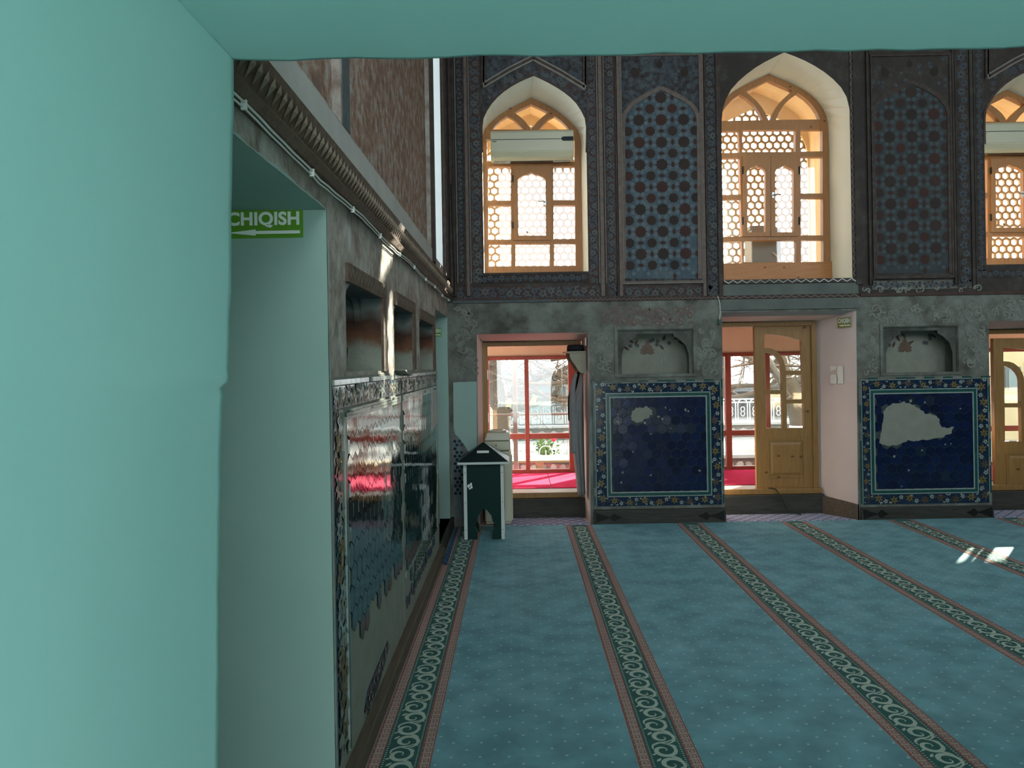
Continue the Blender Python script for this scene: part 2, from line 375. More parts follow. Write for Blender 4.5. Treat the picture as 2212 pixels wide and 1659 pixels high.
def place(me, name, loc, parent, rot=None):          # a shared-mesh piece under its thing
    o = bpy.data.objects.new(name, me); COL.objects.link(o)
    o.parent = parent
    t = Vector((0, 0, 0)); p = parent
    while p is not None: t += p.location; p = p.parent
    o.location = Vector(loc) - t
    if rot: o.rotation_euler = rot
    return o
def copy_tree(o, parent=None):
    c = o.copy(); COL.objects.link(c); c.parent = parent
    for ch in list(o.children): copy_tree(ch, c)
    return c
BACK = lambda Y: (lambda u, v, w: (u, Y - w, v))      # w = how far it stands proud into the room
LEFT = lambda u, v, w: (XL + w, u, v)
FLOORMAP = lambda u, v, w: (u, v, w)
def wmap(Y0): return lambda u, v, w: (u, Y0 - w, v)
def rect(x0, z0, x1, z1): return [(x0, z0), (x1, z0), (x1, z1), (x0, z1)]
def prect(x0, y0, x1, y1, Y=D):                       # pixel box -> wall box
    xm, ym = (x0 + x1) / 2, (y0 + y1) / 2
    return (W(x0, ym, Y)[0], W(xm, y1, Y)[1], W(x1, ym, Y)[0], W(xm, y0, Y)[1])
def catmull(pts, n=4):
    out = []
    for i in range(len(pts) - 1):
        p0 = pts[max(i - 1, 0)]; p1 = pts[i]; p2 = pts[i + 1]; p3 = pts[min(i + 2, len(pts) - 1)]
        for k in range(n):
            t = k / n
            out.append(tuple(0.5 * (2 * b + (c - a) * t + (2 * a - 5 * b + 4 * c - d) * t * t + (3 * b - a - 3 * c + d) * t ** 3) for a, b, c, d in zip(p0, p1, p2, p3)))
    out.append(tuple(pts[-1])); return out
def inside(p, poly):
    x, y = p; c = False; n = len(poly)
    for i in range(n):
        x1, y1 = poly[i]; x2, y2 = poly[(i + 1) % n]
        if (y1 > y) != (y2 > y) and x < (x2 - x1) * (y - y1) / (y2 - y1) + x1: c = not c
    return c
# flat ornament -------------------------------------------------------------
def ring_poly(cx, cz, fn, n): return [(cx + fn(2 * pi * k / n) * math.cos(2 * pi * k / n), cz + fn(2 * pi * k / n) * math.sin(2 * pi * k / n)) for k in range(n)]
_layer = [0]
def nudge():                                            # overlapping strokes of paint lie over one another
    _layer[0] = (_layer[0] + 1) % 41; return _layer[0] * 2.5e-5
def motif(mb, fmap, poly, w, mat):
    w += nudge()
    mb.add([fmap(p[0], p[1], w) for p in poly], [tuple(range(len(poly)))], mat)
def flower(mb, fmap, cx, cz, r, w, mat, core=None, petals=6, rot=0.0, depth=0.22):
    pts = ring_poly(cx, cz, lambda a: r * (1 - depth + depth * math.cos(petals * (a - rot))), petals * 4)
    motif(mb, fmap, pts, w, mat)
    if core: motif(mb, fmap, ring_poly(cx, cz, lambda a: r * 0.26, 8), w + 0.0012, core)
def leaf(mb, fmap, cx, cz, l, ang, w, mat, fat=0.32):
    ca, sa = math.cos(ang), math.sin(ang); pts = []
    for t, k in ((0, 0), (0.25, 0.8), (0.5, 1), (0.78, 0.6), (1, 0), (0.78, -0.6), (0.5, -1), (0.25, -0.8)):
        a, b = (t - 0.5) * l, k * l * fat * 0.5; pts.append((cx + a * ca - b * sa, cz + a * sa + b * ca))
    motif(mb, fmap, pts, w, mat)
def ribbon(mb, fmap, pts, wid, w, mat):
    n = len(pts); A = []; B = []; w += nudge()
    if isinstance(wid, (int, float)): wid = [wid] * n
    for i, p in enumerate(pts):
        q0 = pts[max(i - 1, 0)]; q1 = pts[min(i + 1, n - 1)]
        dx, dz = q1[0] - q0[0], q1[1] - q0[1]; L = math.hypot(dx, dz) or 1
        nx, nz = -dz / L * wid[i] / 2, dx / L * wid[i] / 2
        A.append(fmap(p[0] + nx, p[1] + nz, w)); B.append(fmap(p[0] - nx, p[1] - nz, w))
    mb.strip(A, B, mat)
def floral(mb, fmap, box, seed, vine, fl, core, lf, w=0.003, per=1.7, dense=2, alt=None):
    x0, z0, x1, z1 = box; rr = random.Random(seed)
    vert = (z1 - z0) > (x1 - x0)
    Ln, wd = ((z1 - z0), (x1 - x0)) if vert else ((x1 - x0), (z1 - z0))
    P = max(wd * per * .82, 0.02); n = max(1, round(Ln / P)); P = Ln / n
    def T(a, b): return (x0 + wd / 2 + b, z0 + a) if vert else (x0 + a, z0 + wd / 2 + b)
    A = wd * 0.30
    ribbon(mb, fmap, [T(k * P / 8, A * math.sin(2 * pi * k / 8)) for k in range(n * 8 + 1)], wd * 0.07, w, vine)
    for i in range(n):
        for h in (0, 1):
            sgn = -1 if h else 1; a = (i + 0.25 + 0.5 * h) * P
            f = T(a, -sgn * wd * 0.10)
            flower(mb, fmap, f[0], f[1], wd * rr.uniform(0.30, 0.40), w + 0.0015, alt if alt and rr.random() < 0.3 else fl, core, rr.choice((5, 6, 6, 8)), rr.random())
            for k in range(dense):
                q = T(a + rr.uniform(-0.3, 0.3) * P, sgn * wd * rr.uniform(0.25, 0.40))
                leaf(mb, fmap, q[0], q[1], wd * rr.uniform(0.26, 0.4), rr.uniform(0, pi), w + 0.0008, lf, 0.5)
def zigzag(mb, fmap, box, mat, w, per=1.0, th=0.16):
    x0, z0, x1, z1 = box; vert = (z1 - z0) > (x1 - x0)
    Ln, wd = ((z1 - z0), (x1 - x0)) if vert else ((x1 - x0), (z1 - z0))
    n = max(2, round(Ln / (wd * per)))
    pts = []
    for k in range(n + 1):
        a = Ln * k / n; b = wd * (0.15 if k % 2 else 0.85)
        pts.append((x0 + b, z0 + a) if vert else (x0 + a, z0 + b))
    ribbon(mb, fmap, pts, wd * th, w, mat)
def frame_ring(mb, fmap, box, t, w0, w1, mat):          # rectangular moulding
    x0, z0, x1, z1 = box
    for b in ((x0, z0, x0 + t, z1), (x1 - t, z0, x1, z1), (x0 + t, z0, x1 - t, z0 + t), (x0 + t, z1 - t, x1 - t, z1)):
        mb.plate(rect(*b), [], fmap, w1, w0, mat, back=False)
# ------------------------------------------------------------------ room shell
YF, YO, XR, ZC = 8.10, 8.66, 9.6, 6.2     # frame plane, outer wall face, right wall, ceiling
def resample(pts, n):
    d = [0]
    for a, b in zip(pts, pts[1:]): d.append(d[-1] + math.dist(a, b))
    out = []
    for k in range(n):
        t = d[-1] * k / (n - 1); i = 0
        while i < len(d) - 2 and d[i + 1] < t: i += 1
        s = (t - d[i]) / ((d[i + 1] - d[i]) or 1)
        out.append(tuple(a + (b - a) * s for a, b in zip(pts[i], pts[i + 1])))
    return out
def arch_loop(left, right, zb, n=13):          # left/right: springing -> apex point lists in wall metres
    l = resample(catmull(left, 4), n); r = resample(catmull(right, 4), n)
    return [(r[0][0], zb), ] + r[:-1] + l[::-1] + [(l[0][0], zb)]
shift = lambda loop, dx, dz=0.0: [(x + dx, z + dz) for x, z in loop]

# window 1 (and 3): opening in the wall face, and frame outline
w1_front = arch_loop(WL([(1041, 330), (1040.5, 267), (1048.7, 242), (1064, 219), (1087, 197), (1119, 177), (1153, 162)]),
                     WL([(1267, 330), (1267.8, 267), (1262, 250), (1250, 227), (1226, 203), (1192, 181), (1153, 162)]), W(1150, 588)[1])
c5 = lambda x, y: W(1030 + x / 3.688, 150 + y / 3.688, YF)
w1_back = arch_loop([c5(47, 640), c5(47, 520), c5(110, 432), c5(230, 340), c5(430, 236)],
                    [c5(826, 640), c5(815, 520), c5(745, 430), c5(610, 322), c5(430, 236)], W(1150, 588)[1])
# window 2
w2_front = arch_loop(WL([(1559, 330), (1559, 257), (1563, 230), (1575, 200), (1597, 174), (1638, 142), (1694, 113)]),
                     WL([(1838, 330), (1837, 257), (1832, 222), (1821, 194), (1788, 161), (1743, 133), (1694, 113)]), W(1700, 606)[1])
c2a = lambda x, y: W(1550 + x / 6.381, 100 + y / 6.381, YF)
c2b = lambda x, y: W(1550 + x / 4.881, 340 + y / 4.881, YF)
_r = [c2a(1512, 1300), c2a(1500, 1050), c2a(1425, 855), c2a(1260, 680), c2a(1000, 530), c2a(690, 402)]
_cx = _r[-1][0]
w2_back = arch_loop([(2 * _cx - x, z) for x, z in _r], _r, W(1700, 606)[1])
DX3 = 5.0
w3_front = shift(w1_front, DX3); w3_back = shift(w1_back, DX3)
def door_loop(x0, y0, x1, Y):
    a = W(x0, y0, Y); b = W(x1, y0, Y)
    return [(b[0], 0.0), (b[0], a[1]), (a[0], a[1]), (a[0], 0.0)]
d1_front = [(W(1272, 900)[0], 0), (W(1272, 720)[0], W(1150, 720)[1]), (W(1030, 720)[0], W(1150, 720)[1]), (W(1030, 900)[0], 0)]
d1_back = [(W(1257, 900, YF)[0], 0), (W(1257, 740, YF)[0], W(1150, 738, YF)[1]), (W(1043, 740, YF)[0], W(1150, 738, YF)[1]), (W(1043, 900, YF)[0], 0)]
d2_front = [(W(1850, 900)[0], 0), (W(1850, 700)[0], W(1700, 673)[1]), (W(1560, 700)[0], W(1700, 673)[1]), (W(1560, 900)[0], 0)]
d2_back = [(W(1763, 900, YF)[0], 0), (W(1763, 700, YF)[0], W(1660, 696, YF)[1]), (W(1520, 700, YF)[0], W(1660, 696, YF)[1]), (W(1520, 900, YF)[0], 0)]
d3x = W(2139, 900)[0]
d3_front = [(d3x + 1.12, 0), (d3x + 1.12, W(2180, 693)[1]), (d3x, W(2180, 693)[1]), (d3x, 0)]
d3_back = [(d3x + 1.06, 0), (d3x + 1.06, W(2180, 712, YF)[1]), (d3x + 0.06, W(2180, 712, YF)[1]), (d3x + 0.06, 0)]
n1 = prect(1335, 713, 1497, 812); n2 = prect(1908, 706, 2068, 808)
CORN = 2.225                                  # string course between the two storeys
doors_f = [d1_front, d2_front, d3_front]; doors_b = [d1_back, d2_back, d3_back]
wins_f = [w1_front, w2_front, w3_front]; wins_b = [w1_back, w2_back, w3_back]

mb = MB()
fm = BACK(D)
# lower storey with floor-standing openings cut as notches
low = [(XL, -0.1)]
for d in doors_f:
    low += [(d[3][0], -0.1), (d[2][0], d[2][1]), (d[1][0], d[1][1]), (d[0][0], -0.1)]
low += [(XR, -0.1), (XR, CORN), (XL, CORN)]
mb.plate(low, [rect(*n1), rect(*n2)], fm, 0, 0, 'wall_lower', back=False)
up = [(XL, CORN), (XR, CORN), (XR, ZC), (XL, ZC)]
mb.plate(up, wins_f, fm, 0, 0, 'wall_dark', back=False)
wall_back = build(mb, 'wall_back', recalc=False)
tag(wall_back, 'carved and painted dark plaster wall with arched windows above doors', kind='structure')
# reveals
def reveal(name, fr, bk, mat, mat_out, out=None):
    m = MB(); m.loft([(x, D, z) for x, z in fr], [(x, YF, z) for x, z in bk], mat)
    build(m, name, wall_back, smooth=False)
    m = MB(); m.loft([(x, YF, z) for x, z in bk], [(x, YO, z) for x, z in (out or bk)], mat_out); build(m, name.replace('reveal', 'outer_reveal'), wall_back)
for f_, b_ in zip(wins_f, wins_b): reveal('window_reveal', f_, b_, 'white_plaster', 'ochre_plaster')
doors_o = [[(d[0][0] + .28, 0.0), (d[1][0] + .28, d[1][1] + .06), (d[2][0] - .12, d[2][1] + .06), (d[3][0] - .12, 0.0)] for d in doors_b]
for f_, b_, o_ in zip(doors_f, doors_b, doors_o): reveal('door_reveal', f_, b_, 'pink_plaster', 'pink_plaster', o_)
m = MB()
m.plate([(XL - 1.4, -0.3), (XR + 0.3, -0.3), (XR + 0.3, ZC), (XL - 1.4, ZC)], wins_b + doors_o, lambda u, v, w: (u, YO, v), 0, 0, 'ochre_plaster', back=False)
build(m, 'outer_face', wall_back, recalc=False)

# niches of the back wall: flat-headed recess with a lobed soffit and painted back
def back_niche(bx, seed):
    x0, z0, x1, z1 = bx; dp = 0.22; m = MB(); cx = (x0 + x1) / 2; w = x1 - x0; h = z1 - z0
    m.loft([(x, D, z) for x, z in rect(*bx)], [(x, D + dp, z) for x, z in rect(*bx)], 'wall_lower')
    m.add([(x, D + dp, z) for x, z in rect(*bx)], [(0, 1, 2, 3)], 'plaster_patch')
    build(m, 'niche', wall_back)
    # sooted arch board standing in the recess
    arc = [(x0 + w * .05, z0), (x0 + w * .05, z0 + h * .45), (x0 + w * .09, z0 + h * .66), (x0 + w * .18, z0 + h * .80), (x0 + w * .25, z0 + h * .86), (x0 + w * .25, z0 + h * .92),
           (x1 - w * .25, z0 + h * .92), (x1 - w * .25, z0 + h * .86), (x1 - w * .18, z0 + h * .80), (x1 - w * .09, z0 + h * .66), (x1 - w * .05, z0 + h * .45), (x1 - w * .05, z0)]
    m = MB(); m.plate([(x0, z0), ] + [(p[0], p[1]) for p in arc[:1]] + arc[1:] + [(x1, z0), (x1, z1), (x0, z1)], [], lambda u, v, q: (u, D + q, v), 0.02, 0.06, 'soot_plaster', side='old_timber')
    build(m, 'niche_arch', wall_back)
    m = MB(); q = lambda u, v, w_: (u, D + dp - 0.002 - w_, v); rr = random.Random(seed)
    # rust palmette and scattered flowers on the back
    pal = [(-.5, 0), (-.42, .16), (-.5, .3), (-.34, .38), (-.36, .56), (-.2, .66), (-.12, .86), (0, 1.1), (.12, .86), (.2, .66), (.36, .56), (.34, .38), (.5, .3), (.42, .16), (.5, 0), (.2, -.12), (0, .0), (-.2, -.12)]
    motif(m, q, [(cx - w * .06 + a * w * .20, z0 + h * .50 + b * h * .28) for a, b in pal], 0.002, 'glaze_brown')
    for k in range(16):
        a = rr.uniform(.1, .9); zz = rr.uniform(.62, .86)
        (flower if k % 2 else leaf)(m, q, x0 + w * a, z0 + h * zz, *( (w * .035, .001, 'slate_pale', 'maroon') if k % 2 else (w * .10, rr.uniform(0, 3), .001, 'maroon')))
    build(m, 'niche_painting', wall_back)
    m = MB(); frame_ring(m, BACK(D), (x0 - .035, z0 - .01, x1 + .035, z1 + .04), .03, 0, .012, 'wall_lower'); build(m, 'niche_surround', wall_back)
back_niche(n1, 3); back_niche(n2, 4)

# left wall -----------------------------------------------------------------
YP = 2.775                                            # far jamb of the near side passage
PZ = 2.17
niche_l = [(3.07, 1.58, 3.86, 1.945), (4.27, 1.58, 5.00, 1.945), (5.38, 1.57, 6.22, 1.93)]
pan_l = [(1.62, 2.57, 3.04, 5.2), (3.22, 2.57, 6.25, 5.2)]
slot = (6.52, 2.53, 7.20, 5.2)
pas2 = (6.47, 0.10, 7.56, 2.08)
mb = MB()
poly = [(1.45, ZC), (1.45, PZ), (YP, PZ), (YP, -0.1), (D, -0.1), (D, ZC)]
mb.plate(poly, [rect(*b) for b in niche_l + pan_l + [slot, pas2]], LEFT, 0, 0, 'wall_left', back=False)
wall_left = build(mb, 'wall_left', recalc=False)
tag(wall_left, 'weathered brown plaster side wall with three small niches', kind='structure')
def recess_l(b, dp, mside, mback, name, closed=True):
    m = MB(); lo = rect(*b)
    m.loft([(XL, y, z) for y, z in lo], [(XL - dp, y, z) for y, z in lo], mside)
    if closed: m.add([(XL - dp, y, z) for y, z in lo], [(0, 1, 2, 3)], mback)
    return build(m, name, wall_left)
for b in niche_l: recess_l(b, 0.30, 'niche_soot', 'niche_soot', 'niche')
recess_l(pan_l[0], 0.035, 'wall_left', 'wall_left_rust', 'wall_panel'); recess_l(pan_l[1], 0.035, 'wall_left', 'wall_left_rust', 'wall_panel')
recess_l(slot, 0.9, 'slot_plaster', 'slot_plaster', 'window_slot', closed=False)
recess_l(pas2, 0.9, 'passage_paint', 'passage_paint', 'side_passage')
# plain grey band over the cornice, mouldings round the panels, grey strip between them
m = MB()
m.plate(rect(YP - 1.15, 2.40, 6.30, 2.555), [], LEFT, 0.006, 0, 'wall_left_grey', back=False)
m.plate(rect(3.065, 2.57, 3.20, 5.2), [], LEFT, 0.003, 0, 'slate_pale', back=False)
build(m, 'grey_band', wall_left)
m = MB()
for y0, y1, w in ((6.25, 6.31, .03), (6.33, 6.36, .02), (6.40, 6.50, .012), (7.22, 7.27, .03), (7.32, 7.38, .02), (7.45, 7.62, .03)):
    m.plate(rect(y0, 2.45, y1, 5.4), [], LEFT, w, 0, 'moulding', back=False)
build(m, 'corner_moulding', wall_left)
# niche surrounds: carved brown frame with zigzag, little shaped brackets in the upper corners
for (y0, z0, y1, z1) in niche_l:
    m = MB()
    m.plate(rect(y0, z1, y1 + .10, z1 + .075), [], LEFT, .014, 0, 'carved_brown', back=False)
    m.plate(rect(y1, z0, y1 + .10, z1), [], LEFT, .014, 0, 'carved_brown', back=False)
    zigzag(m, LEFT, (y1 + .02, z0, y1 + .08, z1), 'moulding_light', .0165, 1.1)
    zigzag(m, LEFT, (y0, z1 + .015, y1 + .1, z1 + .06), 'moulding_light', .0165, .8)
    build(m, 'niche_surround', wall_left)
    m = MB()
    for a, s in ((y0, 1), (y1, -1)):
        br = [(a, z1), (a + s * .12, z1), (a + s * .09, z1 - .012), (a + s * .05, z1 - .03), (a + s * .03, z1 - .06), (a + s * .018, z1 - .10), (a, z1 - .15)]
        m.plate(br, [], LEFT, -.10, -.13, 'niche_soot') if s < 0 else m.plate(br, [], LEFT, -.008, -.03, 'wall_left')
    build(m, 'niche_bracket', wall_left)
# near side passage: painted jamb, soffit and end wall
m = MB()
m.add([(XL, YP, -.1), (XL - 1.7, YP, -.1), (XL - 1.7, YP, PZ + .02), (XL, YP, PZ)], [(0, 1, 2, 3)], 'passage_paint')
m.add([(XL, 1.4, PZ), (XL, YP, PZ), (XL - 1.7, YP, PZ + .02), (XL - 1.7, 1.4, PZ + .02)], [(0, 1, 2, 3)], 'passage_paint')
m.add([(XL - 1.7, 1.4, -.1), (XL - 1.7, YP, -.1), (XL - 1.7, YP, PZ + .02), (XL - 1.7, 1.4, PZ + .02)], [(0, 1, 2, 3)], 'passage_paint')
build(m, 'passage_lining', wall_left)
m = MB()                                               # broken plaster lip round the passage
rr = random.Random(5); pts = []
for k in range(30): pts.append((1.5 + (YP - 1.5) * k / 29 + rr.uniform(-.01, .01), PZ + rr.uniform(-.002, .006)))
m.strip([LEFT(p[0], PZ - .001, .004) for p in pts], [LEFT(p[0], p[1] + .004, .004) for p in pts], 'passage_paint')
pts = [(YP + rr.uniform(.002, .016), -.0 + PZ * k / 40) for k in range(41)]
m.strip([LEFT(YP - .004, p[1], .004) for p in pts], [LEFT(p[0], p[1], .004) for p in pts], 'passage_paint')
build(m, 'plaster_lip', wall_left)
# cornice with carved leaves
m = MB()
prof = [(0, 2.245), (.035, 2.25), (.05, 2.275), (.03, 2.30), (.055, 2.36), (.06, 2.385), (.02, 2.40), (0, 2.405)]
m.strip_ = None
a = [(XL + w, 1.5, z) for w, z in prof]; b = [(XL + w, D, z) for w, z in prof]
m.strip(a, b, 'carved_brown')
for k in range(118):
    y = 1.6 + k * .051
    zz = 2.305
    m.add([(XL + .034, y, zz - .002), (XL + .048, y + .012, zz + .028), (XL + .060, y + .003, zz + .055), (XL + .052, y - .012, zz + .03), (XL + .062, y, zz + .028)],
          [(0, 1, 4), (1, 2, 4), (2, 3, 4), (3, 0, 4)], 'carved_tan')
trim = build(m, 'trim_1'); tag(trim, 'carved brown plaster cornice running along the side wall', kind='structure')
m = MB()
m.box(XL, XL + .05, YP + .01, 6.46, 0, .085, 'base_brown')
rr = random.Random(2)
bb = build(m, 'baseboard_left', bevel=.006); tag(bb, 'worn brown timber skirting under the glazed dado', kind='structure')
m = MB(); m.box(XL - .9, XL + .03, 6.47, 7.65, -.02, .10, 'old_timber'); o = build(m, 'trim_2', bevel=.006); tag(o, 'dark timber step in the far side passage', kind='structure')

# doorway the view is taken from: thick turquoise wall --------------------------------
YJ = 1.5
XJ = W(505, 400, YJ)[0]; ZS = W(1100, 122, YJ)[1]
rr = random.Random(11)
def jx(z):                                             # battered jamb, hanging plaster lip at chest height
    pts = [(2.3, W(509, 131, YJ)[0]), (W(505, 200, YJ)[1], W(507, 200, YJ)[0]), (W(505, 420, YJ)[1], W(503, 420, YJ)[0]), (W(505, 640, YJ)[1], W(501, 640, YJ)[0]), (W(497, 818, YJ)[1], W(497, 818, YJ)[0]),
           (W(497, 826, YJ)[1], W(495, 826, YJ)[0]), (W(484, 832, YJ)[1], W(483, 832, YJ)[0]), (W(478, 1100, YJ)[1], W(479, 1100, YJ)[0]), (W(475, 1400, YJ)[1], W(475, 1400, YJ)[0]), (W(473, 1659, YJ)[1], W(473, 1659, YJ)[0]), (-.2, W(473, 1659, YJ)[0] - .02)]
    for (z0, x0), (z1, x1) in zip(pts, pts[1:]):
        if z0 >= z >= z1: return x0 + (x1 - x0) * (z0 - z) / ((z0 - z1) or 1)
    return pts[-1][1]
def jt(z, y):                                          # the hanging lip dies away into the jamb
    f = min(1, max(0, (y - 1.12) / .3)); top = jx(stepz + .02); low = jx(stepz - .02)
    return jx(z) if z > stepz else jx(z) + (top - low) * (1 - f * f * (3 - 2 * f))
zs = [ZS]; z = ZS
stepz = W(490, 829, YJ)[1]
while z > -0.1:
    z -= .0125 if abs(z - stepz) < .05 else .05
    zs.append(z)
m = MB(); prev = None
ys = [-1.3, -.6, .2, .7, 1.0, 1.25, 1.42, 1.475, 1.495, YJ]
rings = []
for z in zs:
    lip = rr.uniform(-.0015, .0015)
    rings.append([(jt(z, y) + (lip if y > 1.4 else 0) - (0.006 if y == YJ else 0) - max(0, (1.42 - y)) * .004, y, z) for y in ys] + [(jx(z) - .05, YJ + .004, z), (XL - .05, YJ + .004, z)])
for a, b in zip(rings, rings[1:]): m.strip(a, b, 'turquoise')
wall_front = build(m, 'wall_front', smooth=True)
tag(wall_front, 'thick turquoise painted doorway jamb and lintel framing the hall', kind='structure')
m = MB(); xs = [XJ - .06 + k * .06 for k in range(36)]
edge = [ZS + rr.uniform(-.0025, .0025) for _ in xs]
for ya, yb in zip([-1.3, 0, .8, 1.2, 1.45, 1.49], [0, .8, 1.2, 1.45, 1.49, YJ]):
    m.strip([(x, ya, ZS + .004 * math.sin(x * 5) * (1 - ya / 1.5) + (e - ZS) * max(0, (ya - 1.2) / .3)) for x, e in zip(xs, edge)],
            [(x, yb, ZS + .004 * math.sin(x * 5) * (1 - yb / 1.5) + (e - ZS) * max(0, (yb - 1.2) / .3)) for x, e in zip(xs, edge)], 'turquoise')
m.strip([(x, YJ, e) for x, e in zip(xs, edge)], [(x, YJ + .004, ZS + .12) for x in xs], 'turquoise')
build(m, 'lintel_soffit', wall_front, smooth=True)
XQ = xs[-1]                                            # right jamb of the doorway
m = MB()
m.add([(XQ - .006, -1.3, -.1), (XQ - .006, YJ + .007, -.1), (XQ - .006, YJ + .007, ZS + .01), (XQ - .006, -1.3, ZS + .01)], [(0, 1, 2, 3)], 'turquoise')
fill_open = [rect(2.6, 2.8, 4.2, 5.4), rect(5.0, 2.8, 6.6, 5.4), rect(7.4, 2.8, 9.0, 5.4), rect(-.3, 3.0, 1.2, 5.4)]  # unseen high openings, added to let fill light into the hall
f_out = [(XL - 1.7, -.2), (jx(.4) - .01, -.2), (jx(1.) - .01, 1.0), (XJ - .012, ZS + .006), (XQ, ZS + .006), (XQ, -.2), (XR, -.2), (XR, ZC), (XL - 1.7, ZC)]
m.plate(f_out, fill_open, lambda u, v, w: (u, YJ + .006 - w, v), 0, .5, 'turquoise')
build(m, 'hall_face', wall_front)
m = MB()
m.plate([(-1.4 + YJ, -.1), (D + 1.0, -.1), (D + 1.0, ZC), (YJ - 1.4, ZC)], [], lambda u, v, w: (XR + w, u, v), 0, .1, 'wall_lower')
o = build(m, 'wall_right'); tag(o, 'plain plaster side wall of the hall beyond the picture', kind='structure')
m = MB(); m.box(XL - 1.8, XR + .1, YJ - .1, YO + .02, ZC, ZC + .1, 'ceiling_paint'); o = build(m, 'ceiling'); tag(o, 'plain pale ceiling high over the prayer hall', kind='structure')

# floor ---------------------------------------------------------------------
m = MB(); m.box(XL - 1.8, XR + .1, -1.3, 8.0, -.1, -.004, 'plaster_patch'); m.box(XL - 1.8, XR + .1, 8.0, YO, -.1, -.004, 'old_timber')
o = build(m, 'floor'); tag(o, 'grey stone floor beneath the hall carpet', kind='structure')
m = MB(); m.box(-12, 16, -14, -1.3, -.12, -.03, 'bounce_paving'); o = build(m, 'ground'); tag(o, 'added unseen pale paving bouncing light into the doorway', kind='structure')  # unseen court, added as a light source behind the doorway
m = MB(); m.box(-6, 12, -2.9, YJ - .55, 3.3 - .75, 3.3 - .6, 'ceiling_paint'); o = build(m, 'roof_sky_block'); tag(o, 'added unseen flat roof cutting the sky light behind the doorway', kind='structure')  # unseen roof, added to dim the sky on the turquoise jamb
# ------------------------------------------------------------------ windows and doors
def lighten(loop, d):                                  # push each pane slightly into its rebate
    cx = sum(p[0] for p in loop) / len(loop); cz = sum(p[1] for p in loop) / len(loop)
    return [(x + (d if x > cx else -d), z + (d if z > cz else -d)) for x, z in loop]
def board(mb, outer, holes, y_front, y_back, mat): mb.plate(outer, holes, lambda u, v, w: (u, w, v), y_front, y_back, mat)
def panes(root, loops, y=YF):
    for l in loops:
        m = MB(); board(m, lighten(l, .004), [], y - .003, y + .003, 'glass'); build(m, 'pane', root)
def knots(root, pts, y, r=.010):
    for (x, z) in pts:
        m = MB(); m.add([(x + r * 1.25 * math.cos(a), y - .0015, z + r * .8 * math.sin(a)) for a in [k * pi / 5 for k in range(10)]], [tuple(range(10))], 'knot'); build(m, 'wood_knot', root)
def lattice(root, loop, k, cx, zb, zl):                # pierced hexagon screen in the outer wall face
    zt = max(z for x, z in loop)
    inner = [(cx + (x - cx) * .965, zb + (z - zb) * k) for x, z in loop]
    m = MB(); board(m, [(cx + (x - cx) * 1.03, zb - .1 + (z - zb + .1) * 1.02) for x, z in loop], [inner], YO - .07, YO - .03, 'ochre_plaster')
    build(m, 'screen_surround', root)
    P = .086; m = MB(); ri, ro = P / math.sqrt(3) * .745, P / math.sqrt(3) * 1.001
    x0 = min(x for x, z in inner); x1 = max(x for x, z in inner); row = 0; z = zb + zl
    while z < zt:
        x = x0 + (P / 2 if row % 2 else 0)
        while x < x1 + P / 2:
            near = inside((x, z), inner) or any(inside((x + P * .6 * math.cos(a), z + P * .6 * math.sin(a)), inner) for a in (0.5, 1.57, 2.6, 3.67, 4.71, 5.76))
            if near:
                o = [(x + ro * math.sin(a), z + ro * math.cos(a)) for a in [q * pi / 3 for q in range(6)]]
                i_ = [(x + ri * math.sin(a), z + ri * math.cos(a)) for a in [q * pi / 3 for q in range(6)]]
                y0, y1 = YO - .045, YO - .015
                vs = [(p[0], y0, p[1]) for p in o] + [(p[0], y0, p[1]) for p in i_] + [(p[0], y1, p[1]) for p in i_] + [(p[0], y1, p[1]) for p in o]
                fs = [(a, (a + 1) % 6, 6 + (a + 1) % 6, 6 + a) for a in range(6)] + [(6 + a, 6 + (a + 1) % 6, 12 + (a + 1) % 6, 12 + a) for a in range(6)] + [(12 + a, 12 + (a + 1) % 6, 18 + (a + 1) % 6, 18 + a) for a in range(6)]
                m.add(vs, fs, 'screen_stone')
            x += P
        z += P * .866; row += 1
    build(m, 'hexagon_screen', root, recalc=False, kind='stuff')
def handle(root, x, z, y, s=1):
    m = MB(); m.box(x - .012, x + .012, y - .006, y, z - .03, z + .03, 'metal'); m.tube([(x, y - .005, z), (x, y - .035, z), (x + s * .07, y - .035, z)], .006, 'metal', 6); build(m, 'handle', root, bevel=.002)

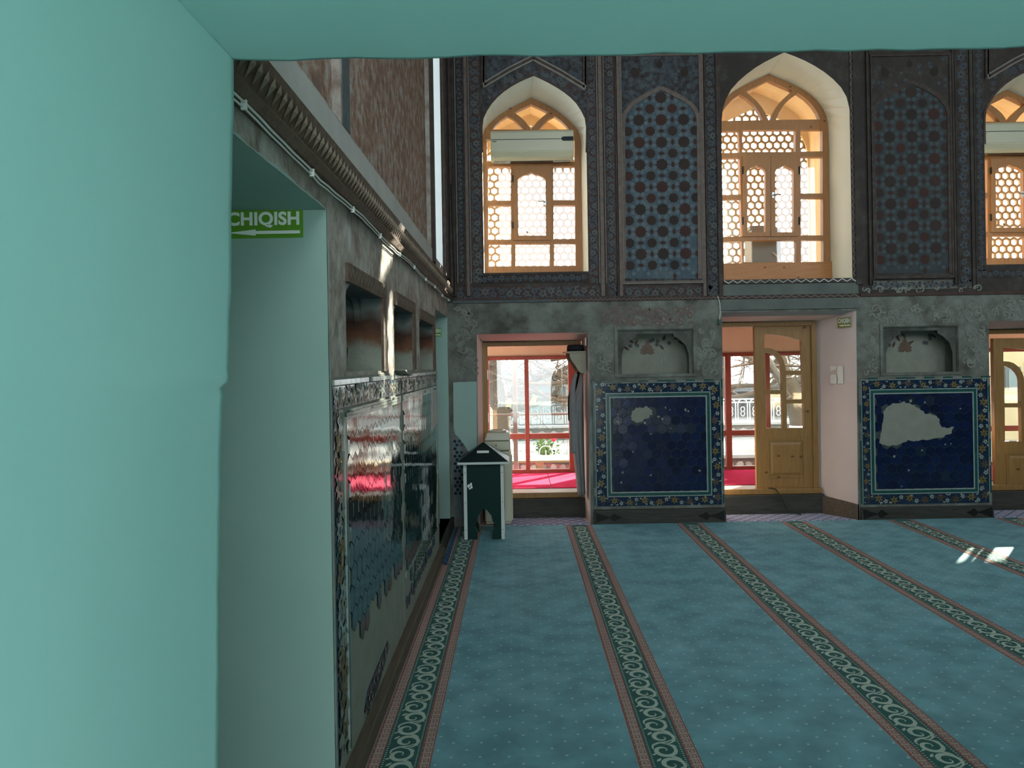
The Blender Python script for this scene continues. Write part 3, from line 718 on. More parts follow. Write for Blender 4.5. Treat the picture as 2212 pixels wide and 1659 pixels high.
def window_small(dx, n, label, ac=True):
    S = lambda l: shift([c5(*p) for p in l], dx)
    lo = shift(w1_back, dx); xc = W(1148, 400, YF)[0] + dx; zb = min(z for x, z in lo)
    root = empty('window_%d' % n, (xc, YF, zb), label, kind='structure')
    kite = S([(295, 350), (362, 318), (430, 285), (500, 317), (568, 350), (520, 388), (480, 425), (452, 460), (436, 487), (428, 487), (410, 455), (385, 422), (345, 385)])
    fl = S([(125, 487), (150, 450), (190, 412), (245, 378), (290, 402), (330, 440), (370, 487)])
    fr = S([(495, 487), (530, 440), (570, 402), (615, 378), (665, 412), (705, 450), (735, 487)])
    R4 = lambda a, b, c, d: S([(a, d), (c, d), (c, b), (a, b)])
    holes = [kite, fl, fr, R4(82, 565, 268, 742), R4(300, 565, 582, 742), R4(612, 565, 777, 742), R4(90, 780, 270, 1052), R4(608, 780, 778, 1048), R4(92, 1090, 272, 1360), R4(610, 1086, 782, 1355),
             R4(97, 1397, 274, 1572), R4(308, 1395, 580, 1570), R4(615, 1392, 786, 1568)]
    cas = R4(300, 780, 585, 1360)
    m = MB(); board(m, lo, holes + [cas], YF - .035, YF + .035, 'pine'); build(m, 'frame', root)
    panes(root, holes)
    light = S([(332, 1330), (326, 890), (345, 868), (372, 852), (405, 845), (432, 830), (460, 845), (492, 852), (525, 868), (546, 890), (550, 1330)])
    m = MB(); board(m, R4(292, 766, 592, 1366), [light], YF - .055, YF - .0, 'pine'); c = build(m, 'casement', root)
    panes(c, [light], YF - .02)
    q = S([(548, 1065)])[0]; handle(c, q[0] - .01, q[1], YF - .055, -1)
    for yy in (880, 1250):
        q = S([(288, yy)])[0]; m = MB(); m.box(q[0] - .006, q[0] + .006, YF - .066, YF - .05, q[1] - .035, q[1] + .035, 'iron_dark'); build(m, 'hinge', c)
    knots(root, S([(268, 320), (590, 360), (400, 1300)]), YF - .036)
    lattice(root, lo, .935, xc, zb, -.01)
    return root
window_small(0, 1, 'arched pine window with air conditioner nearest the side wall')
window_small(DX3, 3, 'arched pine window cut off by the edge of the view')

def window_large():
    lo = w2_back; xc = _cx; zb = min(z for x, z in lo)
    root = empty('window_2', (xc, YF, zb), 'tall arched pine window with a pair of casements and no air conditioner', kind='structure')
    mir = lambda l: [(2 * xc - x, z) for x, z in l][::-1]
    A = lambda l: [c2a(*p) for p in l]; B = lambda l: [c2b(*p) for p in l]
    kr = A([(690, 482), (850, 555), (1012, 625), (945, 690), (870, 760), (800, 850), (750, 940), (715, 1030)])
    kite = kr + mir(kr)[:-1][:-0 or None]
    kite = kr + [(2 * xc - x, z) for x, z in kr[::-1]][:-1]
    fr = A([(790, 1028), (830, 930), (900, 820), (990, 730), (1090, 660), (1200, 735), (1290, 825), (1355, 920), (1397, 1022)])
    R4b = lambda a, b, c, d: B([(a, d), (c, d), (c, b), (a, b)])
    r1 = A([(1125, 1465), (1430, 1460), (1430, 1160), (1125, 1165)])
    r2, r3, r4 = R4b(862, 3, 1095, 388), R4b(865, 437, 1098, 828), R4b(868, 877, 1103, 1108)
    top = A([(328, 1470), (1060, 1468), (1060, 1165), (328, 1168)])
    bot = R4b(268, 880, 818, 1110)
    right = [fr, r1, r2, r3, r4]
    holes = [kite] + right + [mir(h) for h in right] + [top, bot]
    cas = R4b(256, 5, 834, 836)
    outer = [(x, z) if z > zb + .001 else (x, zb) for x, z in lo]
    m = MB(); board(m, outer, holes + [cas], YF - .035, YF + .035, 'pine'); build(m, 'frame', root)
    panes(root, holes)
    for a, b, la, lb, hs in ((248, 541, 295, 488, 0), (546, 840, 590, 783, 1)):
        mid = (la + lb) / 2
        light = B([(la + 4, 798), (la, 170), (la + 12, 143), (la + 38, 122), (mid - 20, 112), (mid, 92), (mid + 20, 112), (lb - 38, 122), (lb - 12, 143), (lb, 170), (lb, 798)])
        m = MB(); board(m, B([(a, 842), (b, 840), (b, -8), (a, -6)]), [light], YF - .055, YF, 'pine'); c = build(m, 'casement', root)
        panes(c, [light], YF - .02)
        if hs:
            q = c2b(567, 410); handle(c, q[0], q[1], YF - .055, 1)
        for yy in (150, 680):
            q = c2b(a + 2 if not hs else b, yy); m = MB(); m.box(q[0] - .006, q[0] + .006, YF - .066, YF - .05, q[1] - .04, q[1] + .04, 'iron_dark'); build(m, 'hinge', c)
    x0 = lo[-1][0]; x1 = lo[0][0]; za = c2b(500, 1165)[1]
    m = MB(); m.box(x0, x1 + .005, YF - .06, YF - .036, zb, c2b(500, 1118)[1], 'pine_flat'); o = build(m, 'bottom_panel', root, bevel=.003)
    knots(root, [c2b(828, 1272), c2b(680, 1168), c2b(480, 1168)], YF - .061)
    knots(root, [c2a(1270, 1125), c2a(1455, 1045), c2a(985, 575), c2b(818, 152), c2b(820, 755)], YF - .036)
    lattice(root, lo, .915, xc - .0, zb, -.02)
window_large()

def door_leaf(root, dx, dz, sx=1.0):
    x_ref = W(1630, 900, YF)[0]
    c7 = lambda p: ((lambda q: (x_ref + (q[0] - x_ref) * sx + dx, q[1] + dz))(W(1560 + p[0] / 3.95, 690 + p[1] / 3.95, YF)))
    C = lambda l: [c7(p) for p in l]
    pa = C([(362, 602), (358, 283), (400, 290), (440, 308), (470, 340), (490, 375), (497, 410), (500, 602)])
    pb = C([(366, 925), (363, 637), (502, 637), (508, 925)])
    pc = C([(352, 243), (352, 127), (420, 128), (500, 138), (580, 155), (665, 180), (672, 437), (536, 437), (530, 395), (515, 345), (485, 295), (440, 260), (400, 247)])
    pd = C([(541, 682), (537, 474), (676, 474), (684, 682)])
    pe = C([(545, 925), (542, 716), (686, 716), (692, 925)])
    x0 = c7((276, 700))[0]; x1 = c7((762, 700))[0]; zt = c7((500, 46))[1]; zb_ = c7((500, 1457))[1]
    m = MB(); board(m, [(x0, zb_), (x1, zb_), (x1, zt), (x0, zt)], [pa, pb, pc, pd, pe], YF - .03, YF + .02, 'pine_door')
    leafo = build(m, 'door_leaf', root)
    panes(leafo, [pa, pb, pc, pd, pe], YF)
    pl = C([(380, 1350), (378, 1025), (690, 1025), (695, 1350)])
    xa, xb = pl[0][0], pl[2][0]; za, zc_ = pl[0][1], pl[1][1]
    m = MB(); frame_ring(m, lambda u, v, w: (u, YF - .03 - w, v), (xa, za, xb, zc_), .014, 0, .008, 'pine_door')
    build(m, 'panel_moulding', leafo)
    m = MB(); i0, i1 = .03, .055
    a = rect(xa + i0, za + i0, xb - i0, zc_ - i0); b = rect(xa + i1, za + i1, xb - i1, zc_ - i1)
    m.loft([(x, YF - .031, z) for x, z in a], [(x, YF - .040, z) for x, z in b], 'pine_door'); m.add([(x, YF - .040, z) for x, z in b], [(0, 1, 2, 3)], 'pine_door')
    build(m, 'raised_panel', leafo)
    knots(leafo, C([(588, 1165), (660, 1168), (470, 1160), (470, 1340), (365, 1300), (690, 70), (718, 780)]), YF - .042, .014)
    return leafo
def door_frame(root, lo, y0=YF - .05, y1=YF + .07):
    xr, xl, zt = lo[0][0], lo[3][0], lo[1][1]
    t = .055
    m = MB(); m.box(xl, xl + t, y0, y1, .26, zt, 'pine_door'); m.box(xr - t, xr, y0, y1, .26, zt, 'pine_door'); m.box(xl + t, xr - t, y0, y1, zt - .045, zt, 'pine_door')
    build(m, 'door_frame', root, bevel=.003)
    m = MB(); m.box(xl - .02, xr + .02, y0 - .03, y1 + .1, .205, .262, 'pine_door'); build(m, 'threshold', root, bevel=.006)
    m = MB(); m.box(xl - .03, xr + .03, y0 - .07, y1 + .1, 0.0, .204, 'old_timber'); build(m, 'step', root, bevel=.008)
for i, (lo, lab) in enumerate(((d1_back, 'open doorway with pine frame beside the green collection box'), (d2_back, 'half open pine doorway with curved glazing bars'), (d3_back, 'pine doorway at the edge of the view'))):
    root = empty('door_%d' % (i + 1), ((lo[0][0] + lo[3][0]) / 2, YF, 0), lab, kind='structure')
    door_frame(root, lo)
    if i == 0:
        for zz in (1.0, 1.45):
            m = MB(); m.box(lo[3][0] + .05, lo[3][0] + .062, YF - .03, YF + .0, zz, zz + .1, 'metal'); build(m, 'hinge', root)
    if i == 1: door_leaf(root, 0, 0)
    if i == 2:
        dx = W(2144, 900, YF)[0] - W(1630, 900, YF)[0]; dzz = W(2180, 735, YF)[1] - W(1690, 706, YF)[1]
        door_leaf(root, dx, dzz)

# ------------------------------------------------------------------ ornament of the back wall
fm = BACK(D)
def line_v(mb, x, y0, y1, t, w, mat):
    a = W(x, y0); b = W(x, y1); xm = W(x, (y0 + y1) / 2)[0]; mb.plate(rect(xm - t / 2, min(a[1], b[1]), xm + t / 2, max(a[1], b[1])), [], fm, w, 0, mat, back=False)
def line_h(mb, x0, x1, y, t, w, mat):
    a = W(x0, y); b = W(x1, y - (x1 - x0) * 0.0166); zm = a[1]; mb.plate(rect(a[0], zm - t / 2, b[0], zm + t / 2), [], fm, w, 0, mat, back=False)
m = MB()
TOPY = 60
for x, t, w in ((976, .05, .03), (981, .015, .045), (1003, .02, .02), (1008, .03, .035), (1012.5, .008, .02), (1293, .01, .02), (1298, .035, .03), (1304, .012, .02), (1331, .01, .02), (1337, .03, .03), (1517, .03, .03), (1524, .012, .02), (1552, .04, .03)):
    line_v(m, x, TOPY, 640, t, w, 'relief_brown' if x in (1298, 1337, 1517, 1008) else 'moulding')
for x, t, w in ((985, .008, .03), (1014, .006, .022), (1291, .006, .022), (1305.5, .006, .022), (1343, .006, .022), (1513, .006, .022)):
    line_v(m, x, TOPY, 612, t, w, 'moulding_light')
for x, t, w in ((1848, .05, .03), (1856, .03, .02), (1874, .02, .03), (1880, .012, .02), (2058, .02, .03), (2064, .012, .02), (2098, .03, .02), (2104, .012, .02)):
    line_v(m, x, TOPY, 615, t, w, 'wall_dark')
build(m, 'pilaster_moulding', wall_back)
# horizontal courses
m = MB()
line_h(m, 985, 1555, 648, .018, .02, 'moulding')
m.plate(rect(W(978, 652)[0], CORN - .005, W(1195, 652)[0], CORN + .022), [], fm, .016, 0, 'slate_pale', back=False)
m.plate(rect(W(1195, 652)[0], CORN - .005, W(1556, 652)[0], CORN + .022), [], fm, .016, 0, 'maroon', back=False)
zigzag(m, fm, (W(1195, 652)[0], CORN - .004, W(1556, 652)[0], CORN + .022), 'moulding_light', .0175, .9)
m.plate(rect(W(1858, 640)[0], CORN - .004, XR, CORN + .026), [], fm, .016, 0, 'maroon', back=False)
zigzag(m, fm, (W(1858, 640)[0], CORN - .002, W(2400, 640)[0], CORN + .024), 'moulding', .0175, .9)
build(m, 'string_course', wall_back)
# plain lintel courses below the tall window
m = MB()
bx = prect(1556, 613, 1852, 637); m.plate(rect(*bx), [], fm, .022, 0, 'lintel_grey', back=False)
bx = prect(1556, 645, 1852, 668); m.plate(rect(*bx), [], fm, .018, 0, 'lintel_grey', back=False)
zf, zk = d2_front[1][1], d2_back[1][1]; q = .16
m.add([(d2_front[3][0], D - .001, zf), (d2_front[0][0], D - .001, zf), (d2_front[0][0] + (d2_back[0][0] - d2_front[0][0]) * .3, D + q, zf + (zk - zf) * q / (YF - D) - .004), (d2_front[3][0], D + q, zf + (zk - zf) * q / (YF - D) - .004)], [(0, 1, 2, 3)], 'pale_blue_paint')
build(m, 'lintel_course', wall_back)
m = MB()
bx = prect(1562, 603, 1846, 612); m.plate(rect(*bx), [], fm, .03, 0, 'moulding', back=False); zigzag(m, fm, bx, 'glaze_white', .032, 1.1, .22)
xv = W(1840.5, 350); bx = (xv[0] - .016, W(1840, 598)[1], xv[0] + .018, 4.75); m.plate(rect(*bx), [], fm, .012, 0, 'moulding', back=False); zigzag(m, fm, bx, 'moulding_light', .014, 1.1, .2)
bx = prect(1556, 637, 1852, 644); m.plate(rect(*bx), [], fm, .012, 0, 'maroon', back=False); zigzag(m, fm, bx, 'moulding_light', .014, 1.2, .2)
build(m, 'zigzag_border', wall_back)
# painted floral bands
m = MB()
def fband(x0, y0, x1, y1, ground, seed, dark=False, per=1.7):
    b = prect(x0, y0, x1, y1); m.plate(rect(*b), [], fm, .003, 0, ground, back=False)
    if dark: floral(m, fm, b, seed, 'moulding', 'slate_blue', 'star_dark', 'star_dark', .004, per)
    else: floral(m, fm, b, seed, 'star_dark', 'slate_pale', 'maroon', 'slate_blue', .004, per, 4, alt='slate_blue')
fband(987, TOPY, 1001, 610, 'star_dark', 1); fband(1015, TOPY, 1039, 612, 'maroon', 2); fband(1269, TOPY, 1290, 612, 'maroon', 3)
fband(1307, TOPY, 1329, 640, 'maroon', 4); fband(1526, TOPY, 1549, 640, 'wall_dark', 5)
fband(1040, 592, 1268, 611, 'star_dark', 6, True); fband(986, 618, 1306, 645, 'maroon', 7); fband(1331, 618, 1555, 643, 'maroon', 8)
fband(1884, 606, 2100, 624, 'wall_lower', 9, True); fband(2068, TOPY, 2094, 612, 'wall_dark', 10, True); fband(2108, TOPY, 2124, 585, 'wall_dark', 11, True); fband(2108, 582, 2230, 600, 'wall_dark', 12, True)
build(m, 'painted_band', wall_back)
# spandrel round the small window arches
for dx in (0, DX3):
    m = MB(); b = prect(1041, 60, 1267, 270); out = shift(w1_front, dx)
    arch = [p for p in out if p[1] > W(1150, 268)[1]]
    arch = sorted(arch, key=lambda p: -p[0])
    sp_poly = [(b[0] + dx, arch[-1][1]), (b[0] + dx, b[3]), (b[2] + dx, b[3]), (b[2] + dx, arch[0][1])] + [(p[0], p[1] + .004) for p in arch]
    m.plate(sp_poly, [], fm, .0025, 0, 'spandrel' if dx == 0 else 'wall_dark', back=False)
    rr = random.Random(3)
    cz = arch[0][1]
    for k in range(46):
        t = rr.uniform(.02, .98); ln = resample(arch, 60); q = ln[int(t * 59)]
        nx, nz = q[0] - (b[0] + b[2]) / 2 - dx, q[1] - cz + .1; l = math.hypot(nx, nz); e = rr.uniform(.04, .13)
        p = (q[0] + nx / l * e, q[1] + nz / l * e)
        if not (b[0] + dx + .03 < p[0] < b[2] + dx - .03): continue
        if k % 2: flower(m, fm, p[0], p[1], rr.uniform(.022, .034), .005, 'slate_pale' if dx == 0 else 'slate_blue', 'maroon', 6, rr.random())
        else: leaf(m, fm, p[0], p[1], rr.uniform(.05, .085), rr.uniform(0, 3), .0042, 'maroon', .5)
    # chevron mouldings
    for yo, mt, wd_ in ((0, 'moulding', .022), (5, 'moulding_light', .007), (-5, 'moulding_light', .007)):
        pts = shift(WL([(1045, 60), (1045, 186 + yo), (1100, 153 + yo), (1152, 127 + yo), (1210, 158 + yo), (1264, 191 + yo), (1264, 60)]), dx)
        A = [p for p in pts]; 
        for a_, b_ in zip(A, A[1:]):
            d_ = Vector((b_[0] - a_[0], b_[1] - a_[1])); nrm = Vector((-d_.y, d_.x)).normalized() * wd_
            m.plate([(a_[0] + nrm.x, a_[1] + nrm.y), (b_[0] + nrm.x, b_[1] + nrm.y), (b_[0] - nrm.x, b_[1] - nrm.y), (a_[0] - nrm.x, a_[1] - nrm.y)], [], fm, .03 if wd_ > .01 else .034, 0, mt, back=False)
    # dark rim along the arch edge
    rim = [p for p in out[1:-1]]
    for a_, b_ in zip(rim, rim[1:]):
        ribbon(m, fm, [a_, b_], .022, .008, 'moulding')
    build(m, 'arch_spandrel', wall_back)
# painted star panels -----------------------------------------------------------
def star_panel(bx_px, arch_px, dark, seed):
    b = prect(*bx_px); m = MB()
    g = 'spandrel' if not dark else 'wall_dark'
    m.plate(rect(*b), [], fm, .003, 0, g, back=False)
    frame_ring(m, fm, (b[0] - .02, b[1] - .02, b[2] + .02, b[3] + .02), .02, 0, .02, 'relief_brown' if not dark else 'moulding')
    frame_ring(m, fm, (b[0] - .028, b[1] - .028, b[2] + .028, b[3] + .028), .007, 0, .024, 'moulding_light' if not dark else 'wall_dark')
    arch = [W(*p) for p in arch_px]
    motif(m, fm, arch, .005, 'panel_blue' if not dark else 'panel_dark')
    build(m, 'star_panel', wall_back)
    m = MB(); x0 = min(p[0] for p in arch); x1 = max(p[0] for p in arch); z0 = min(p[1] for p in arch); z1 = max(p[1] for p in arch)
    cx = (x0 + x1) / 2 + .01; P = .222; rr = random.Random(seed); row = 0; z = z0 + .03
    shr = lambda p, k: [(p[0] + k * math.cos(a), p[1] + k * math.sin(a)) for a in (0, pi / 3, 2 * pi / 3, pi, 4 * pi / 3, 5 * pi / 3)]
    ok = lambda p, k: all(inside(q, arch) for q in shr(p, k))
    while z < z1:
        off = 0 if row % 2 == 0 else P / 2; rS = .061 if row % 2 == 0 else .052
        for i in range(-3, 4):
            x = cx + i * P + off
            if ok((x, z), rS * .62): flower(m, fm, x, z, rS, .0075, 'star_dark' if rr.random() < .8 else 'star_red', None, 10, rr.random(), .09)
            # light petals round each star and dark almonds between
            for a in range(8):
                an = pi / 8 + a * pi / 4; q = (x + .079 * math.cos(an), z + .079 * math.sin(an))
                if row % 2 == 0 and ok(q, .016): motif(m, fm, ring_poly(q[0], q[1], lambda t: .021, 7), .006, 'petal' if not dark else 'panel_dim')
            if ok((x + P / 2, z), .028): leaf(m, fm, x + P / 2, z, .062, pi / 2 if row % 2 == 0 else 0, .0072, 'star_red', .6)
            if ok((x, z + .11), .02) and row % 2 == 0: pass
        z += P / 2; row += 1
    o = build(m, 'painted_stars', wall_back, kind='stuff')
    # raised arch moulding
    m = MB(); top = sorted([p for p in arch if p[1] > z0 + .2], key=lambda p: p[0])
    for a_, b_ in zip(arch, arch[1:]): ribbon(m, fm, [a_, b_], .042, .014, 'relief_brown' if not dark else 'moulding')
    for (fx, fz, rr_) in ((.18, .93, .055), (.5, .965, .04), (.82, .93, .055)):
        q = (b[0] + (b[2] - b[0]) * fx, b[1] + (b[3] - b[1]) * fz); leaf(m, fm, q[0], q[1], rr_ * 2.2, pi / 2 + (.5 - fx) * 1.2, .006, 'star_dark', .7)
    for k in range(26):
        q = (b[0] + (b[2] - b[0]) * rr.random(), b[1] + (b[3] - b[1]) * rr.uniform(.86, .985))
        if inside(q, arch): continue
        flower(m, fm, q[0], q[1], .02, .0045, 'panel_blue' if not dark else 'slate_blue', 'star_dark', 6, rr.random())
    build(m, 'panel_moulding', wall_back)
arch1 = [(1348, 602), (1345, 262), (1349, 246), (1362, 229), (1385, 212), (1408, 200), (1427, 190), (1447, 200), (1470, 211), (1493, 227), (1505, 244), (1509, 262), (1512, 602)]
star_panel((1345, 122, 1512, 607), arch1, False, 1)
arch2 = [(1890, 590), (1883, 245), (1888, 228), (1905, 212), (1930, 196), (1950, 187), (1966, 178), (1985, 186), (2008, 196), (2030, 212), (2044, 230), (2049, 248), (2053, 590)]
star_panel((1884, 122, 2052, 596), arch2, True, 2)

# raised plaster arabesque on the lower storey ------------------------------------
def arabesque(boxes, mat, seed, w=.006, avoid=()):
    rr = random.Random(seed); m = MB()
    for bpx in boxes:
        b = prect(*bpx); n = int((b[2] - b[0]) * (b[3] - b[1]) * 260) + 4
        for k in range(n):
            cx, cz = rr.uniform(b[0], b[2]), rr.uniform(b[1], b[3]); r0 = rr.uniform(.022, .05); a0 = rr.uniform(0, 6.3); s = rr.choice((-1, 1))
            pts = []
            for i in range(14):
                t = i / 13; a = a0 + s * t * 5.2; r = r0 * (1 - .75 * t)
                pts.append((cx + r * math.cos(a), cz + r * math.sin(a)))
            if all(b[0] < p[0] < b[2] and b[1] < p[1] < b[3] for p in pts):
                ribbon(m, fm, pts, [.017 * (1 - .5 * i / 13) for i in range(14)], w, mat)
                if k % 3 == 0: flower(m, fm, cx, cz, .011, w + .001, 'moulding_light', None, 5)
                if k % 3 == 1: leaf(m, fm, pts[0][0], pts[0][1], .045, a0, w, mat, .5)
    return m
m = arabesque([(1300, 660, 1502, 709)] * 2, 'relief_brown', 1); build(m, 'plaster_relief', wall_back)
m = arabesque([(1280, 712, 1330, 810), (1502, 712, 1553, 812), (982, 662, 1035, 812)], 'relief_plaster', 2, .004); build(m, 'plaster_relief', wall_back)
m = arabesque([(1862, 655, 2128, 700), (1862, 704, 1900, 810), (2074, 704, 2128, 805), (2140, 640, 2230, 690), (1862, 614, 2128, 634)], 'relief_plaster', 3, .005); build(m, 'plaster_relief', wall_back)
# white repaired plaster by the corner with its flaked edge, and old mosaic left showing
m = MB(); pp = WL([(979, 826), (1030, 824), (1030, 985), (1018, 985), (1006, 966), (998, 954), (990, 944), (983, 938), (980, 925)])
m.plate(pp, [], fm, .004, 0, 'passage_paint', back=False); build(m, 'white_repair', wall_back)
m = MB(); b = prect(979, 945, 999, 1120); m.plate(rect(*b), [], fm, .003, 0, 'grout', back=False); build(m, 'mosaic_ground', wall_back)
rr = random.Random(9); x0, z0, x1, z1 = b
hx = MB(); hx.prism([(.017 * math.sin(a), 0, .017 * math.cos(a)) for a in [q * pi / 3 for q in range(6)]], [(.015 * math.sin(a), -.004, .015 * math.cos(a)) for a in [q * pi / 3 for q in range(6)]], 'glaze_navy'); hxm = hx.mesh('mosaic_tile')
z = z0 + .25; row = 0
while z < z1 - .02:
    for i in range(2):
        if rr.random() < .85: place(hxm, 'mosaic_tile', (x0 + .022 + i * .045 + (.02 if row % 2 else 0), D - .003, z), wall_back, (0, rr.uniform(0, .3), 0))
    z += .037; row += 1

# ------------------------------------------------------------------ blue tile panels
hexm = {}
def hexmesh(name, r, mat, dep=.006):
    k = (name, r, mat)
    if k not in hexm:
        h = MB(); a6 = [q * pi / 3 for q in range(6)]
        h.prism([(r * math.sin(a), 0, r * math.cos(a)) for a in a6], [((r - .002) * math.sin(a), -dep, (r - .002) * math.cos(a)) for a in a6], mat)
        hexm[k] = h.mesh(name)
    return hexm[k]
def tile_panel(px, inner_px, patch, label, seed, chips):
    b = prect(*px); inn = prect(*inner_px); rr = random.Random(seed)
    root = empty('tile_panel', ((b[0] + b[2]) / 2, D, b[1]), label, 'tile panel', 'blue tile panels between the doorways')
    m = MB(); m.plate(rect(*b), [], fm, .008, 0, 'wall_lower', back=False); build(m, 'plaster_bed', root)
    g = MB(); g.plate(rect(*inn), [], fm, .010, .006, 'grout_dark', back=False); build(g, 'grout_bed', root)
    P = .0967; r = P / math.sqrt(3) - .0022
    z = inn[1] + .035; row = 0; poly = [W(*p) for p in patch]
    tx0, tz0, tx1, tz1 = inn[0] + .012, inn[1] + .012, inn[2] - .012, inn[3] - .012
    part = {}
    while z < inn[3] + .03:
        x = inn[0] + (0.02 if row % 2 else .02 + P / 2)
        while x < inn[2] + P * .4:
            if not inside((x, z), poly):
                worn = (z > inn[3] - .45 and rr.random() < .30) if seed == 1 else rr.random() < .03
                if tx0 < x - P / 2 + .001 and x + P / 2 < tx1 + .001 and tz0 < z - r and z + r < tz1:
                    place(hexmesh('hexagon_tile', r, 'tile_worn' if worn else 'tile_blue'), 'hexagon_tile', (x, D - .010, z), root, (rr.uniform(-.02, .02), 0, rr.uniform(-.02, .02)))
                else:                                                     # cut tiles along the edge
                    pl = [(x + r * math.sin(a), z + r * math.cos(a)) for a in [q * pi / 3 for q in range(6)]]
                    pl = [(min(max(p[0], inn[0]), inn[2]), min(max(p[1], inn[1]), inn[3])) for p in pl]
                    dd = []
                    for p in pl:
                        if not dd or math.dist(p, dd[-1]) > 1e-4: dd.append(p)
                    if len(dd) > 2 and math.dist(dd[0], dd[-1]) < 1e-4: dd.pop()
                    area = abs(sum(a_[0] * b_[1] - b_[0] * a_[1] for a_, b_ in zip(dd, dd[1:] + dd[:1]))) / 2 if len(dd) > 2 else 0
                    if area > 2e-4:
                        h = MB(); h.prism([fm(p[0], p[1], .010) for p in dd], [fm(p[0], p[1], .016) for p in dd], 'tile_blue'); build(h, 'cut_tile', root)
            x += P
        z += P * .866; row += 1
    # lost glaze: plaster showing
    m = MB(); jag = []
    for a_, b_ in zip(poly, poly[1:] + poly[:1]):
        for k in range(4):
            t = k / 4; jag.append((a_[0] + (b_[0] - a_[0]) * t + rr.uniform(-.008, .008), a_[1] + (b_[1] - a_[1]) * t + rr.uniform(-.008, .008)))
    m.plate(jag, [], fm, .0175, .008, 'plaster_patch', back=False); build(m, 'bare_plaster', root)
    m = MB()
    for (cx_, cy_, s_) in chips:
        q = W(cx_, cy_); m.add([fm(*p, .0172) for p in ring_poly(q[0], q[1], lambda a: s_ / 217 * rr.uniform(.4, 1.0), 9)], [tuple(range(9))], 'plaster_patch')
    build(m, 'glaze_chips', root, kind='stuff')
    # green and white fillets
    m = MB()
    frame_ring(m, fm, (inn[0] - .012, inn[1] - .012, inn[2] + .012, inn[3] + .012), .012, .006, .017, 'glaze_white')
    frame_ring(m, fm, (inn[0] - .040, inn[1] - .040, inn[2] + .040, inn[3] + .040), .028, .006, .017, 'glaze_teal')
    frame_ring(m, fm, (inn[0] - .049, inn[1] - .049, inn[2] + .049, inn[3] + .049), .009, .006, .017, 'glaze_white')
    build(m, 'inner_fillet', root)
    m = MB()
    def broken(x0, z0, x1, z1, mat, keep):
        vert = z1 - z0 > x1 - x0; n = 14
        for k in range(n):
            if rr.random() > keep: continue
            if vert: m.plate(rect(x0, z0 + (z1 - z0) * k / n, x1, z0 + (z1 - z0) * (k + 1) / n), [], fm, .013, .006, mat, back=False)
            else: m.plate(rect(x0 + (x1 - x0) * k / n, z0, x0 + (x1 - x0) * (k + 1) / n, z1), [], fm, .013, .006, mat, back=False)
    broken(b[0] + .004, b[1] + .04, b[0] + .018, b[3], 'glaze_teal', .7); broken(b[2] - .018, b[1] + .04, b[2] - .004, b[3], 'glaze_teal', .55); broken(b[0], b[3] - .014, b[2], b[3], 'glaze_teal', .5)
    broken(b[0] + .022, b[1] + .04, b[0] + .028, b[3] - .02, 'glaze_white', .95); broken(b[2] - .028, b[1] + .04, b[2] - .022, b[3] - .02, 'glaze_white', .7); broken(b[0] + .02, b[3] - .026, b[2] - .02, b[3] - .02, 'glaze_white', .4)
    build(m, 'outer_fillet', root, kind='stuff')
    # flowered border, four runs
    o0, o1, o2, o3 = b[0] + .030, b[1] + .03, b[2] - .030, b[3] - .028
    i0, i1, i2, i3 = inn[0] - .05, inn[1] - .05, inn[2] + .05, inn[3] + .05
    for k, bx_ in enumerate(((o0, o1, i0, o3), (i2, o1, o2, o3), (i0, i3, i2, o3), (i0, o1, i2, i1))):
        m = MB(); m.plate(rect(*bx_), [], fm, .012, .006, 'glaze_navy', back=False)
        x0, z0, x1, z1 = bx_; vert = z1 - z0 > x1 - x0; Ln, wd = (z1 - z0, x1 - x0) if vert else (x1 - x0, z1 - z0)
        T = lambda a, c: (x0 + wd / 2 + c, z0 + a) if vert else (x0 + a, z0 + wd / 2 + c)
        n = max(2, round(Ln / .15))
        ribbon(m, fm, [T(Ln * q / (n * 6), wd * .30 * math.sin(q * pi / 6)) for q in range(n * 6 + 1)], .006, .0132, 'glaze_brown')
        for q in range(n):
            s_ = 1 if q % 2 else -1; a = Ln * (q + .5) / n
            p = T(a, -s_ * wd * .08); flower(m, fm, p[0], p[1], wd * .43, .0145, rr.choice(('glaze_yellow', 'glaze_yellow', 'glaze_brown')), 'glaze_teal', 6, rr.random(), .3)
            p = T(a + Ln / n * .45, s_ * wd * .2); flower(m, fm, p[0], p[1], wd * .24, .0150, 'glaze_white', 'glaze_navy', 5, rr.random(), .2)
            for j in range(3):
                p = T(a + rr.uniform(-.5, .5) * Ln / n, rr.choice((-1, 1)) * wd * rr.uniform(.3, .42)); leaf(m, fm, p[0], p[1], wd * .30, rr.uniform(0, 3), .0140, rr.choice(('glaze_white', 'glaze_teal', 'glaze_white')), .5)
        build(m, 'flowered_border', root)
    return root
tile_panel((1281, 821, 1563, 1098), (1320, 858, 1525, 1061), [(1362, 906), (1364, 890), (1373, 881), (1380, 879), (1386, 882), (1396, 878), (1407, 884), (1408, 893), (1402, 901), (1390, 908), (1378, 914), (1369, 910)],
           'blue hexagonal tile panel with one small bare plaster patch', 1, [(1335, 912, 4), (1392, 913, 4), (1367, 976, 3), (1405, 1026, 3), (1510, 1016, 4), (1480, 885, 4), (1486, 888, 3), (1437, 880, 3), (1422, 900, 3), (1405, 937, 3), (1430, 905, 3), (1334, 895, 3), (1345, 1020, 3), (1342, 1042, 3), (1446, 885, 2), (1448, 925, 2)])
